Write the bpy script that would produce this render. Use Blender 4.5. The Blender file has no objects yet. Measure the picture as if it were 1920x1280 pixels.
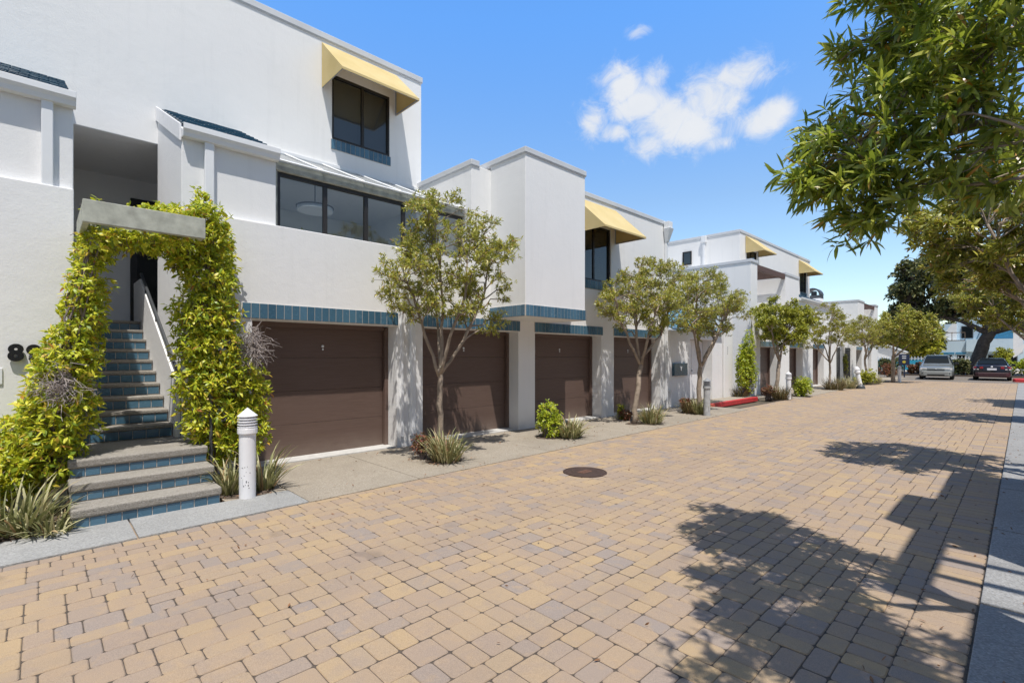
import bpy, math, random
import numpy as np
from mathutils import Vector, Matrix

R = math.radians
PI = math.pi
scn = bpy.context.scene
col = scn.collection
rng = np.random.default_rng(11)
random.seed(5)

# ------------------------------------------------------------------ helpers
def link(o, parent=None):
    col.objects.link(o)
    if parent is not None:
        o.parent = parent
    return o

def tag(o, label=None, cat=None, group=None, kind=None):
    if label: o['label'] = label
    if cat: o['category'] = cat
    if group: o['group'] = group
    if kind: o['kind'] = kind
    return o

def thing(name, label, cat, loc=(0, 0, 0), rz=0.0, group=None):
    o = bpy.data.objects.new(name, None)
    o.empty_display_size = 0.2
    link(o)
    o.location = loc
    o.rotation_euler = (0, 0, rz)
    return tag(o, label, cat, group)

def copy_tree(o, parent=None):
    c = o.copy()
    link(c, parent)
    for ch in list(o.children):
        copy_tree(ch, c)
    return c

def dup(root, loc, rz=0.0, sc=1.0, label=None, group=None):
    c = copy_tree(root)
    c.location = loc
    c.rotation_euler = (0, 0, rz)
    c.scale = sc if isinstance(sc, tuple) else (sc, sc, sc)
    if label: c['label'] = label
    if group: c['group'] = group
    return c

class MB:
    """collects shapes and links them as one mesh object"""
    def __init__(self):
        self.v = []; self.f = []; self.m = []
    def add(self, vs, fs, mi=0):
        b = len(self.v)
        self.v += [tuple(p) for p in vs]
        self.f += [tuple(b + i for i in q) for q in fs]
        self.m += [mi] * len(fs)
        return self
    def box(self, x0, x1, y0, y1, z0, z1, mi=0):
        vs = [(x0, y0, z0), (x1, y0, z0), (x1, y1, z0), (x0, y1, z0), (x0, y0, z1), (x1, y0, z1), (x1, y1, z1), (x0, y1, z1)]
        return self.add(vs, [(0, 3, 2, 1), (4, 5, 6, 7), (0, 1, 5, 4), (1, 2, 6, 5), (2, 3, 7, 6), (3, 0, 4, 7)], mi)
    def quad(self, a, b, c, d, mi=0):
        return self.add([a, b, c, d], [(0, 1, 2, 3)], mi)
    def prism(self, poly, axis, a, b, mi=0):
        """poly: 2-D points; axis 'y' -> (x,z), 'x' -> (y,z), 'z' -> (x,y)"""
        def P(p, t):
            if axis == 'y': return (p[0], t, p[1])
            if axis == 'x': return (t, p[0], p[1])
            return (p[0], p[1], t)
        n = len(poly)
        vs = [P(p, a) for p in poly] + [P(p, b) for p in poly]
        fs = [tuple(range(n)), tuple(range(2 * n - 1, n - 1, -1))]
        for i in range(n):
            j = (i + 1) % n
            fs.append((i, i + n, j + n, j))
        return self.add(vs, fs, mi)
    def tube(self, pts, rad, n=7, mi=0, cap=True):
        pts = [Vector(p) for p in pts]
        if not hasattr(rad, '__len__'): rad = [rad] * len(pts)
        vs = []; fs = []
        up = Vector((0.13, 0.21, 1)).normalized()
        prev = None
        for i, p in enumerate(pts):
            t = (pts[min(i + 1, len(pts) - 1)] - pts[max(i - 1, 0)])
            if t.length < 1e-6: t = Vector((0, 0, 1))
            t.normalize()
            if prev is None:
                a = t.cross(up)
                if a.length < 1e-3: a = t.cross(Vector((1, 0, 0)))
                a.normalize()
            else:
                a = (prev - t * prev.dot(t))
                if a.length < 1e-4: a = t.cross(up)
                a.normalize()
            prev = a
            b = t.cross(a)
            for k in range(n):
                an = 2 * PI * k / n
                vs.append(p + (a * math.cos(an) + b * math.sin(an)) * rad[i])
        for i in range(len(pts) - 1):
            for k in range(n):
                k2 = (k + 1) % n
                fs.append((i * n + k, i * n + k2, (i + 1) * n + k2, (i + 1) * n + k))
        if cap:
            fs.append(tuple(range(n - 1, -1, -1)))
            fs.append(tuple((len(pts) - 1) * n + k for k in range(n)))
        return self.add(vs, fs, mi)
    def lathe(self, prof, n=20, c=(0, 0, 0), mi=0):
        vs = []; fs = []
        for r, z in prof:
            for k in range(n):
                a = 2 * PI * k / n
                vs.append((c[0] + r * math.cos(a), c[1] + r * math.sin(a), c[2] + z))
        m = len(prof)
        for i in range(m - 1):
            for k in range(n):
                k2 = (k + 1) % n
                fs.append((i * n + k, i * n + k2, (i + 1) * n + k2, (i + 1) * n + k))
        fs.append(tuple(range(n - 1, -1, -1)))
        fs.append(tuple((m - 1) * n + k for k in range(n)))
        return self.add(vs, fs, mi)
    def build(self, name, mats, parent=None, smooth=False, bevel=0.0, segs=2, solid=0.0, local=False):
        if not isinstance(mats, (list, tuple)): mats = [mats]
        me = bpy.data.meshes.new(name)
        v = np.array(self.v, dtype=float)
        if parent is not None and not local:
            p = parent; off = np.zeros(3)
            while p is not None:
                off += np.array(p.location); p = p.parent
            v = v - off
        me.from_pydata([tuple(q) for q in v], [], self.f)
        for m in mats: me.materials.append(m)
        if len(mats) > 1:
            me.polygons.foreach_set('material_index', self.m)
        if smooth:
            me.polygons.foreach_set('use_smooth', [True] * len(me.polygons))
        me.update()
        o = bpy.data.objects.new(name, me)
        link(o, parent)
        if solid:
            md = o.modifiers.new('thick', 'SOLIDIFY'); md.thickness = solid; md.offset = 0
        if bevel:
            md = o.modifiers.new('edge', 'BEVEL'); md.width = bevel; md.segments = segs
            md.limit_method = 'ANGLE'; md.angle_limit = R(35)
            md.harden_normals = False
        return o

def csg(adds, subs=()):
    """union of boxes minus boxes -> one clean closed surface"""
    mb = MB()
    allb = list(adds) + list(subs)
    ax = []
    for k in range(3):
        s = sorted(set(round(b[2 * k], 4) for b in allb) | set(round(b[2 * k + 1], 4) for b in allb))
        ax.append(s)
    nx, ny, nz = (len(a) - 1 for a in ax)
    S = np.zeros((nx + 2, ny + 2, nz + 2), bool)
    def rngs(b):
        r = []
        for k in range(3):
            r.append(slice(ax[k].index(round(b[2 * k], 4)) + 1, ax[k].index(round(b[2 * k + 1], 4)) + 1))
        return tuple(r)
    for b in adds: S[rngs(b)] = True
    for b in subs: S[rngs(b)] = False
    idx = {}
    def vid(i, j, k):
        q = (i, j, k)
        if q not in idx:
            idx[q] = len(mb.v); mb.v.append((ax[0][i], ax[1][j], ax[2][k]))
        return idx[q]
    for i in range(nx):
        for j in range(ny):
            for k in range(nz):
                if not S[i + 1, j + 1, k + 1]: continue
                if not S[i, j + 1, k + 1]: mb.f.append((vid(i, j, k), vid(i, j, k + 1), vid(i, j + 1, k + 1), vid(i, j + 1, k)))
                if not S[i + 2, j + 1, k + 1]: mb.f.append((vid(i + 1, j, k), vid(i + 1, j + 1, k), vid(i + 1, j + 1, k + 1), vid(i + 1, j, k + 1)))
                if not S[i + 1, j, k + 1]: mb.f.append((vid(i, j, k), vid(i + 1, j, k), vid(i + 1, j, k + 1), vid(i, j, k + 1)))
                if not S[i + 1, j + 2, k + 1]: mb.f.append((vid(i, j + 1, k), vid(i, j + 1, k + 1), vid(i + 1, j + 1, k + 1), vid(i + 1, j + 1, k)))
                if not S[i + 1, j + 1, k]: mb.f.append((vid(i, j, k), vid(i, j + 1, k), vid(i + 1, j + 1, k), vid(i + 1, j, k)))
                if not S[i + 1, j + 1, k + 2]: mb.f.append((vid(i, j, k + 1), vid(i + 1, j, k + 1), vid(i + 1, j + 1, k + 1), vid(i, j + 1, k + 1)))
    mb.m = [0] * len(mb.f)
    return mb

# ------------------------------------------------------------------ materials
class NT:
    def __init__(self, name):
        self.mat = bpy.data.materials.new(name); self.mat.use_nodes = True
        self.t = self.mat.node_tree; self.n = self.t.nodes; self.l = self.t.links
        self.n.clear()
        self.out = self.n.new('ShaderNodeOutputMaterial')
        self._co = None
    def node(self, typ, **kw):
        nd = self.n.new(typ)
        for k, v in kw.items():
            if k.startswith('i_'):
                key = k[2:].replace('_', ' ')
                nd.inputs[key].default_value = v
            else: setattr(nd, k, v)
        return nd
    def co(self):
        if self._co is None:
            self._co = self.n.new('ShaderNodeNewGeometry')
        return self._co.outputs['Position']
    def noise(self, scale, detail=4, rough=.55, vec=None, dist=0.0):
        nd = self.node('ShaderNodeTexNoise')
        nd.inputs['Scale'].default_value = scale; nd.inputs['Detail'].default_value = detail
        nd.inputs['Roughness'].default_value = rough; nd.inputs['Distortion'].default_value = dist
        self.l.new(vec if vec is not None else self.co(), nd.inputs['Vector'])
        return nd.outputs['Fac']
    def ramp(self, fac, stops):
        nd = self.n.new('ShaderNodeValToRGB')
        cr = nd.color_ramp
        while len(cr.elements) > 1: cr.elements.remove(cr.elements[-1])
        cr.elements[0].position = stops[0][0]; cr.elements[0].color = (*stops[0][1], 1)
        for p, c in stops[1:]:
            e = cr.elements.new(p); e.color = (*c, 1)
        self.l.new(fac, nd.inputs['Fac'])
        return nd.outputs['Color']
    def mix(self, fac, a, b, mode='MIX'):
        nd = self.n.new('ShaderNodeMix'); nd.data_type = 'RGBA'; nd.blend_type = mode
        for sock, val in ((nd.inputs['Factor'], fac), (nd.inputs['A'], a), (nd.inputs['B'], b)):
            pass
        def put(s, v):
            if hasattr(v, 'is_output'): self.l.new(v, s)
            elif isinstance(v, (int, float)): s.default_value = v
            else: s.default_value = (*v, 1)
        put(nd.inputs[0], fac); put(nd.inputs[6], a); put(nd.inputs[7], b)
        return nd.outputs[2]
    def math(self, op, a, b=None, clamp=False):
        nd = self.n.new('ShaderNodeMath'); nd.operation = op; nd.use_clamp = clamp
        for s, v in ((nd.inputs[0], a), (nd.inputs[1], b)):
            if v is None: continue
            if hasattr(v, 'is_output'): self.l.new(v, s)
            else: s.default_value = v
        return nd.outputs[0]
    def bump(self, h, strength=.3, dist=.01):
        nd = self.n.new('ShaderNodeBump'); nd.inputs['Strength'].default_value = strength
        nd.inputs['Distance'].default_value = dist
        self.l.new(h, nd.inputs['Height'])
        return nd.outputs['Normal']
    def bsdf(self, color, rough=.6, normal=None, metal=0.0, spec=.5, trans=0.0, link=True, coat=0.0):
        b = self.n.new('ShaderNodeBsdfPrincipled')
        def put(s, v):
            if hasattr(v, 'is_output'): self.l.new(v, s)
            elif isinstance(v, (int, float)): s.default_value = v
            else: s.default_value = (*v, 1)
        put(b.inputs['Base Color'], color); put(b.inputs['Roughness'], rough)
        b.inputs['Metallic'].default_value = metal
        b.inputs['Specular IOR Level'].default_value = spec
        b.inputs['Coat Weight'].default_value = coat
        if normal is not None: self.l.new(normal, b.inputs['Normal'])
        if link: self.l.new(b.outputs[0], self.out.inputs[0])
        return b.outputs[0]
    def island(self):
        g = self.n.new('ShaderNodeNewGeometry')
        return g.outputs['Random Per Island']
    def sep(self, vec=None):
        nd = self.n.new('ShaderNodeSeparateXYZ'); self.l.new(vec if vec is not None else self.co(), nd.inputs[0])
        return nd.outputs

M = {}
def simple(name, c, rough=.5, var=.12, scale=6, bump=.0, bscale=80, metal=0, spec=.5, coat=0):
    t = NT(name)
    d = tuple(max(0, x * (1 - var)) for x in c); e = tuple(min(1, x * (1 + var)) for x in c)
    colr = t.ramp(t.noise(scale, 5), [(.3, d), (.7, e)])
    nm = t.bump(t.noise(bscale, 3), bump, .004) if bump else None
    t.bsdf(colr, rough, nm, metal, spec, coat=coat)
    M[name] = t.mat
    return t.mat

def stucco(name, base, stain=(.62, .63, .64)):
    t = NT(name)
    big = t.noise(.55, 5, .6)
    fine = t.noise(55, 4, .6)
    med = t.noise(7, 4, .6)
    # streaks running down the wall
    mp = t.node('ShaderNodeMapping'); mp.inputs['Scale'].default_value = (5, 5, .35)
    t.l.new(t.co(), mp.inputs['Vector'])
    st = t.noise(1.3, 4, .6, mp.outputs[0])
    c = t.mix(t.math('MULTIPLY', t.ramp(big, [(.35, (0, 0, 0)), (.75, (1, 1, 1))]), .35), base, stain)
    c = t.mix(t.math('MULTIPLY', t.ramp(st, [(.55, (0, 0, 0)), (.85, (1, 1, 1))]), .26), c, tuple(x * .84 for x in stain))
    z = t.sep()['Z']
    low = t.math('SUBTRACT', 1.0, t.math('DIVIDE', z, .5), True)
    c = t.mix(t.math('MULTIPLY', low, t.math('MULTIPLY', med, .5)), c, (.42, .38, .33))
    h = t.math('ADD', t.math('MULTIPLY', fine, .55), t.math('MULTIPLY', med, 1.1))
    t.bsdf(c, .92, t.bump(h, .32, .010), spec=.2)
    M[name] = t.mat
stucco('stucco', (.83, .825, .815), (.70, .70, .70))
stucco('stucco_grey', (.72, .725, .73))  # slightly greyer stucco for the step cores
stucco('stucco_blue', (.55, .68, .78), (.45, .6, .7))
simple('coping', (.60, .615, .635), .5, .06, 2, .1, 30)
simple('white_metal', (.78, .79, .80), .45, .04, 3)
simple('white_paint', (.80, .80, .81), .4, .05, 9, .12, 60)
simple('bollard_white', (.80, .80, .82), .35, .04, 5, .08, 40)
simple('bronze', (.022, .019, .018), .4, .1, 8)
simple('dark_metal', (.06, .065, .07), .45, .12, 20)
simple('grey_metal', (.25, .26, .28), .45, .1, 20)
simple('interior', (.80, .79, .75), .9, .05, 2)
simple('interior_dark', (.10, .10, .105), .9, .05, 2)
simple('blind', (.55, .56, .56), .8, .05, 2)
simple('wood_slat', (.11, .062, .05), .7, .2, 14, .2, 40)
simple('soil', (.105, .078, .058), .95, .5, 25, .9, 60)
simple('litter', (.22, .11, .05), .8, .6, 3)
simple('bark', (.30, .24, .185), .9, .35, 9, .8, 45)
simple('bark_dark', (.085, .07, .06), .95, .4, 5, .9, 22)
simple('stem', (.20, .16, .15), .9, .35, 10, .4, 60)
simple('tyre', (.018, .018, .019), .8, .1)
simple('rim', (.42, .43, .44), .3, .05, 5, metal=.7)
simple('black', (.012, .012, .013), .35, .05)
simple('sign_blue', (.018, .03, .075), .4, .05)
simple('yellow', (.62, .5, .06), .5, .05)
simple('red_paint', (.50, .032, .035), .55, .22, 12, .25, 50)
simple('brown_box', (.17, .13, .10), .8, .1)
simple('iron', (.075, .045, .034), .6, .3, 30, .5, 90, metal=.3)
simple('iron_raised', (.19, .10, .07), .6, .3, 40, metal=.3)
simple('tail_red', (.30, .012, .02), .2, .1, coat=.6)
simple('head_lamp', (.70, .66, .64), .12, .05, coat=.6)
simple('plate', (.75, .76, .8), .4, .04)
simple('pool', (.06, .42, .60), .25, .1)
simple('beige', (.48, .41, .32), .8, .1)
simple('teal_roof', (.05, .22, .38), .45, .2, 9)
simple('blue_wall', (.12, .24, .36), .7, .08, 3)

def tiles(name, c0, c1, grout=(.50, .45, .40)):
    t = NT(name)
    r = t.island()
    c = t.ramp(r, [(0, c0), (.5, tuple((a + b) / 2 for a, b in zip(c0, c1))), (1, c1)])
    c = t.mix(t.math('MULTIPLY', t.noise(30, 3), .35), c, tuple(x * .6 for x in c0))
    t.bsdf(c, t.ramp(t.noise(14, 3), [(.3, (.16, .16, .16)), (.8, (.34, .34, .34))]), t.bump(t.noise(35, 3), .15, .004), spec=.6)
    M[name] = t.mat
tiles('tile', (.045, .118, .182), (.09, .195, .28))
tiles('roof_tile', (.016, .062, .105), (.036, .11, .165))
tiles('court_tile', (.03, .20, .36), (.10, .38, .55))
simple('threshold_grey', (.50, .49, .47), .9, .12, 12, .2, 60)
simple('grout', (.50, .46, .42), .9, .1, 20)

# garage door: brown painted wood grain
t = NT('garage_brown')
mp = t.node('ShaderNodeMapping'); mp.inputs['Scale'].default_value = (8, 2.2, 55)
t.l.new(t.co(), mp.inputs['Vector'])
gr = t.noise(1.6, 5, .6, mp.outputs[0], .4)
c = t.ramp(gr, [(.3, (.108, .068, .054)), (.7, (.145, .095, .077))])
c = t.mix(t.math('MULTIPLY', t.noise(1.2, 3), .25), c, (.16, .112, .094))
zz = t.sep()['Z']
dust = t.math('SUBTRACT', 1.0, t.math('DIVIDE', zz, .35), True)
c = t.mix(t.math('MULTIPLY', dust, t.math('MULTIPLY', t.noise(5, 4), .7)), c, (.26, .21, .17))
t.bsdf(c, .5, t.bump(gr, .25, .004), spec=.4)
M['garage_brown'] = t.mat

# yellow canvas, lets some light through
t = NT('canvas')
w = t.noise(60, 2)
c = t.ramp(t.noise(1.5, 4), [(.3, (.68, .54, .25)), (.7, (.78, .64, .34))])
b = t.bsdf(c, .85, t.bump(w, .1, .002), spec=.2, link=False)
tr = t.node('ShaderNodeBsdfTranslucent'); tr.inputs[0].default_value = (.62, .42, .05, 1)
ms = t.node('ShaderNodeMixShader'); ms.inputs[0].default_value = .22
t.l.new(b, ms.inputs[1]); t.l.new(tr.outputs[0], ms.inputs[2]); t.l.new(ms.outputs[0], t.out.inputs[0])
M['canvas'] = t.mat

def glass(name, tint, clear):
    """pane: mirror-like by angle, otherwise partly see-through and partly a dark tinted body"""
    t = NT(name)
    g = t.node('ShaderNodeBsdfGlossy'); g.inputs['Roughness'].default_value = .015
    g.inputs['Color'].default_value = (.9, .95, 1, 1)
    wob = t.bump(t.noise(1.4, 2), .06, .03); t.l.new(wob, g.inputs['Normal'])
    tr = t.node('ShaderNodeBsdfTransparent'); tr.inputs[0].default_value = (*tint, 1)
    dk = t.node('ShaderNodeBsdfDiffuse'); dk.inputs[0].default_value = (.02, .024, .028, 1)
    m1 = t.node('ShaderNodeMixShader'); m1.inputs[0].default_value = clear
    t.l.new(dk.outputs[0], m1.inputs[1]); t.l.new(tr.outputs[0], m1.inputs[2])
    fr = t.node('ShaderNodeFresnel'); fr.inputs['IOR'].default_value = 1.9
    m2 = t.node('ShaderNodeMixShader')
    t.l.new(fr.outputs[0], m2.inputs[0]); t.l.new(m1.outputs[0], m2.inputs[1]); t.l.new(g.outputs[0], m2.inputs[2])
    t.l.new(m2.outputs[0], t.out.inputs[0])
    M[name] = t.mat
glass('glass', (.55, .6, .62), .55)
glass('glass_clear', (.86, .9, .92), .93)
t = NT('glass_roof')   # dusty white glazing
d = t.bsdf(t.ramp(t.noise(3, 5), [(.3, (.50, .51, .50)), (.7, (.66, .67, .67))]), .25, None, spec=.6, link=False)
tr = t.node('ShaderNodeBsdfTransparent'); tr.inputs[0].default_value = (.8, .85, .85, 1)
ms = t.node('ShaderNodeMixShader'); ms.inputs[0].default_value = .4
t.l.new(d, ms.inputs[1]); t.l.new(tr.outputs[0], ms.inputs[2]); t.l.new(ms.outputs[0], t.out.inputs[0])
M['glass_roof'] = t.mat
simple('concrete_weathered', (.36, .36, .31), .9, .3, 7, .4, 50)

def aggregate(name, c, c2):
    t = NT(name)
    v = t.node('ShaderNodeTexVoronoi'); v.inputs['Scale'].default_value = 95
    t.l.new(t.co(), v.inputs['Vector'])
    sp = t.ramp(v.outputs['Color'], [(.12, tuple(x * .62 for x in c)), (.45, c), (.8, c2), (.95, tuple(min(1, x * 1.35) for x in c2))])
    cc = t.mix(.5, c, sp)
    cc = t.mix(t.math('MULTIPLY', t.ramp(t.noise(.9, 5, .65), [(.42, (0, 0, 0)), (.75, (1, 1, 1))]), .55), cc, tuple(x * .6 for x in c))
    t.bsdf(cc, .9, t.bump(v.outputs['Distance'], .6, .006), spec=.2)
    M[name] = t.mat
aggregate('aggregate', (.33, .285, .228), (.42, .38, .315))
aggregate('aggregate_grey', (.33, .328, .318), (.42, .42, .41))
aggregate('tread', (.30, .275, .24), (.40, .375, .335))
aggregate('asphalt', (.20, .175, .15), (.28, .25, .22))
aggregate('walk_grey', (.29, .285, .275), (.40, .40, .39))

# pavers: every stone its own tint
t = NT('paver')
r = t.island()
c = t.ramp(r, [(0, (.40, .29, .165)), (.14, (.34, .25, .17)), (.27, (.37, .265, .16)), (.40, (.31, .235, .18)), (.52, (.43, .305, .15)),
               (.63, (.34, .25, .17)), (.75, (.275, .225, .19)), (.86, (.24, .215, .205)), (.93, (.46, .32, .15)), (1, (.365, .27, .17))])
blot = t.noise(5.5, 5, .65)
c = t.mix(t.math('MULTIPLY', t.ramp(blot, [(.48, (0, 0, 0)), (.68, (1, 1, 1))]), .55), c, (.27, .215, .185))
c = t.mix(t.math('MULTIPLY', t.ramp(t.noise(9, 4, .6, dist=.5), [(.52, (0, 0, 0)), (.7, (1, 1, 1))]), .45), c, (.46, .31, .155))
c = t.mix(t.math('MULTIPLY', t.ramp(t.noise(.45, 4, .6), [(.4, (0, 0, 0)), (.8, (1, 1, 1))]), .4), c, (.25, .19, .15))
sp = t.noise(260, 2, .5)
c = t.mix(.35, c, t.ramp(sp, [(.3, (.17, .13, .10)), (.7, (.55, .42, .31))]), 'MIX')
# faint grime where wheels run and where oil has dripped
px_ = t.sep()['X']
for x0 in (-1.9, -3.5):
    dd = t.math('SUBTRACT', 1.0, t.math('MULTIPLY', t.math('ABSOLUTE', t.math('SUBTRACT', px_, x0)), 2.6), True)
    c = t.mix(t.math('MULTIPLY', t.math('MULTIPLY', dd, t.noise(1.1, 4, .6)), .30), c, (.20, .16, .135))
spot = t.ramp(t.noise(2.3, 2, .4), [(.70, (0, 0, 0)), (.76, (1, 1, 1))])
c = t.mix(t.math('MULTIPLY', spot, .35), c, (.12, .10, .09))
h = t.math('ADD', t.math('MULTIPLY', sp, .5), t.math('MULTIPLY', t.noise(45, 3), .8))
t.bsdf(c, .88, t.bump(h, .45, .006), spec=.25)
M['paver'] = t.mat
simple('sand_joint', (.085, .066, .05), .95, .4, 40, .5, 150)

def leaf_mat(name, stops, trans=(.28, .34, .03), tw=.28, rough=.42, spec=.45):
    t = NT(name)
    c = t.ramp(t.island(), stops)
    b = t.bsdf(c, rough, None, spec=spec, link=False)
    tr = t.node('ShaderNodeBsdfTranslucent')
    t.l.new(t.mix(.5, c, trans), tr.inputs[0])
    ms = t.node('ShaderNodeMixShader'); ms.inputs[0].default_value = tw
    t.l.new(b, ms.inputs[1]); t.l.new(tr.outputs[0], ms.inputs[2]); t.l.new(ms.outputs[0], t.out.inputs[0])
    M[name] = t.mat
leaf_mat('leaf_street', [(0, (.10, .13, .022)), (.2, (.21, .235, .035)), (.5, (.38, .375, .055)), (.8, (.56, .53, .10)), (.94, (.48, .34, .08)), (1, (.36, .14, .05))], (.5, .52, .04), .34, .36, .55)
leaf_mat('leaf_near', [(0, (.06, .11, .022)), (.25, (.14, .205, .033)), (.6, (.32, .385, .06)), (.92, (.56, .58, .11)), (.975, (.44, .28, .05)), (1, (.62, .21, .03))], (.56, .66, .05), .36, .28, .7)
leaf_mat('leaf_green', [(0, (.10, .13, .02)), (.3, (.22, .25, .025)), (.7, (.42, .42, .04)), (1, (.56, .53, .08))], (.5, .48, .03), .34)
leaf_mat('leaf_vine', [(0, (.14, .24, .02)), (.22, (.32, .42, .03)), (.5, (.56, .59, .04)), (.85, (.74, .70, .06)), (.95, (.64, .45, .06)), (1, (.40, .12, .04))], (.68, .68, .03), .34)
leaf_mat('leaf_lime', [(0, (0.163, 0.250, 0.019)), (.5, (0.375, 0.450, 0.025)), (1, (0.575, 0.575, 0.044))], (0.500, 0.525, 0.025), .3)
leaf_mat('leaf_red', [(0, (0.072, 0.096, 0.024)), (.4, (0.156, 0.084, 0.036)), (.8, (0.264, 0.072, 0.048)), (1, (0.336, 0.144, 0.072))], (0.360, 0.120, 0.024))
leaf_mat('leaf_dark', [(0, (.026, .045, .018)), (.4, (.07, .092, .032)), (.75, (.19, .19, .065)), (1, (.30, .27, .10))], (.2, .22, .03), .18, .55)
leaf_mat('blade', [(0, (0.117, 0.137, 0.046)), (.3, (0.234, 0.240, 0.098)), (.55, (0.442, 0.416, 0.208)), (.78, (0.620, 0.572, 0.351)), (.9, (0.390, 0.247, 0.117)), (1, (0.260, 0.143, 0.072))], (0.390, 0.390, 0.130), .2, .5)
leaf_mat('blade_dark', [(0, (0.078, 0.078, 0.039)), (.4, (0.169, 0.156, 0.065)), (.7, (0.260, 0.208, 0.104)), (1, (0.182, 0.091, 0.058))], (0.260, 0.195, 0.065), .15, .5)

def paint(name, c, flake=.0):
    t = NT(name)
    t.bsdf(t.ramp(t.noise(2, 2), [(.3, tuple(x * .95 for x in c)), (.7, tuple(x * 1.05 for x in c))]), .28, None, .35, .5, coat=.8)
    M[name] = t.mat
paint('van_paint', (.21, .225, .22)); paint('sedan_paint', (.014, .014, .024))
simple('bumper_grey', (.26, .27, .26), .45, .05); simple('bumper_red', (.05, .018, .022), .45, .08)

# ------------------------------------------------------------------ camera
CX, CY, FPX = 960.0, 667.0, 921.0
SA, CA = .7209, .6930
cam_d = bpy.data.cameras.new('camera')
cam = bpy.data.objects.new('camera', cam_d); link(cam)
cam.location = (0, 0, 1.6)
cam.rotation_euler = (R(90), 0, math.atan2(SA, CA))
cam_d.sensor_width = 36; cam_d.lens = 36 * FPX / 1920
cam_d.shift_y = 27 / 1920
cam_d.clip_start = .05; cam_d.clip_end = 2000
scn.camera = cam

def ray(px, py):
    u = (px - CX) / FPX
    return (-SA + CA * u, CA + SA * u, (CY - py) / FPX)
def at(px, py, t):
    d = ray(px, py)
    return (d[0] * t, d[1] * t, 1.6 + d[2] * t)
def ground(px, py):
    d = ray(px, py); t = -1.6 / d[2]
    return (d[0] * t, d[1] * t)

# ------------------------------------------------------------------ light
sun_dir = Vector((1, -.71, 3.05)).normalized()
sd = bpy.data.lights.new('sun', 'SUN'); sd.energy = 5.0; sd.angle = R(.5); sd.color = (1, .955, .89)
sun = bpy.data.objects.new('sun', sd); link(sun)
sun.location = (20, -15, 60)
sun.rotation_euler = sun_dir.to_track_quat('Z', 'Y').to_euler()
w = bpy.data.worlds.new('World'); scn.world = w; w.use_nodes = True
nt = w.node_tree; nt.nodes.clear()
wo = nt.nodes.new('ShaderNodeOutputWorld')
sky = nt.nodes.new('ShaderNodeTexSky'); sky.sky_type = 'NISHITA'; sky.sun_disc = False
sky.sun_elevation = math.asin(sun_dir.z); sky.sun_rotation = math.atan2(sun_dir.x, sun_dir.y)
sky.air_density = 1.0; sky.dust_density = .6; sky.ozone_density = 1.6
bg = nt.nodes.new('ShaderNodeBackground'); bg.inputs['Strength'].default_value = .15
# clouds: blobs in the sky around one direction, broken up by noise
def wmath(op, a, b=None, c=None, clamp=False):
    nd = nt.nodes.new('ShaderNodeMath'); nd.operation = op; nd.use_clamp = clamp
    for i, v in enumerate((a, b, c)):
        if v is None: continue
        if hasattr(v, 'is_output'): nt.links.new(v, nd.inputs[i])
        else: nd.inputs[i].default_value = v
    return nd.outputs[0]
def wdot(v, vec):
    nd = nt.nodes.new('ShaderNodeVectorMath'); nd.operation = 'DOT_PRODUCT'
    nt.links.new(v, nd.inputs[0]); nd.inputs[1].default_value = vec
    return nd.outputs['Value']
tc = nt.nodes.new('ShaderNodeTexCoord')
gen = tc.outputs['Generated']
cdir = Vector(ray(1290, 200)).normalized()
e1 = cdir.cross(Vector((0, 0, 1))).normalized(); e2 = e1.cross(cdir)
def uv_of(px, py):
    d = Vector(ray(px, py)); return d.dot(e1) / d.dot(cdir), d.dot(e2) / d.dot(cdir)
# graded by direction: north west sky boosted blue, the rest dimmed for less ambient
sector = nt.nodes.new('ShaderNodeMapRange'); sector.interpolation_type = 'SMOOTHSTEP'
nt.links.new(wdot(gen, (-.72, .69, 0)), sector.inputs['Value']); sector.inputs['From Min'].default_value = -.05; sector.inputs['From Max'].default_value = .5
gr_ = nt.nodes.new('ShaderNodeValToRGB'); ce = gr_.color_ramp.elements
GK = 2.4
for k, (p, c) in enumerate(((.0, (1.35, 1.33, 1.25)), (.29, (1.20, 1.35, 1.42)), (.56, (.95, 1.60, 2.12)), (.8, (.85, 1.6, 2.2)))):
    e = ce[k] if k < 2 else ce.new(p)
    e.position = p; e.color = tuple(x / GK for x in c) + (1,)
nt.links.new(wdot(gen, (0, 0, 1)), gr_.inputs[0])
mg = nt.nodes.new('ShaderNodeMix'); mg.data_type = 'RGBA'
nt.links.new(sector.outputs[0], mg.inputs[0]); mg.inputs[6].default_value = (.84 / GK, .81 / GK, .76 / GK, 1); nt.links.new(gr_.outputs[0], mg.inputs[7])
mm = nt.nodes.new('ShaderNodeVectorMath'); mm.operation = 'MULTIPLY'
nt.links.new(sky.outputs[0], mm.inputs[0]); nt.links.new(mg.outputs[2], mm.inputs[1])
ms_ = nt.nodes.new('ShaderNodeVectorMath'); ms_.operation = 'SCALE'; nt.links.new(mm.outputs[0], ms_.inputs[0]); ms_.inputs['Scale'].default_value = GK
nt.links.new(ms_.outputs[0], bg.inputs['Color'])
du = wdot(gen, cdir)
un = wmath('DIVIDE', wdot(gen, e1), du); vn = wmath('DIVIDE', wdot(gen, e2), du)
cmb = nt.nodes.new('ShaderNodeCombineXYZ'); nt.links.new(un, cmb.inputs[0]); nt.links.new(vn, cmb.inputs[1])
def wnoise(scale, detail, rough, dist=0):
    nz = nt.nodes.new('ShaderNodeTexNoise'); nz.inputs['Scale'].default_value = scale; nz.inputs['Detail'].default_value = detail
    nz.inputs['Roughness'].default_value = rough; nz.inputs['Distortion'].default_value = dist
    nt.links.new(cmb.outputs[0], nz.inputs['Vector']); return nz.outputs['Fac']
n1 = wnoise(21, 12, .68, .7); n2 = wnoise(5, 3, .5)
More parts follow.
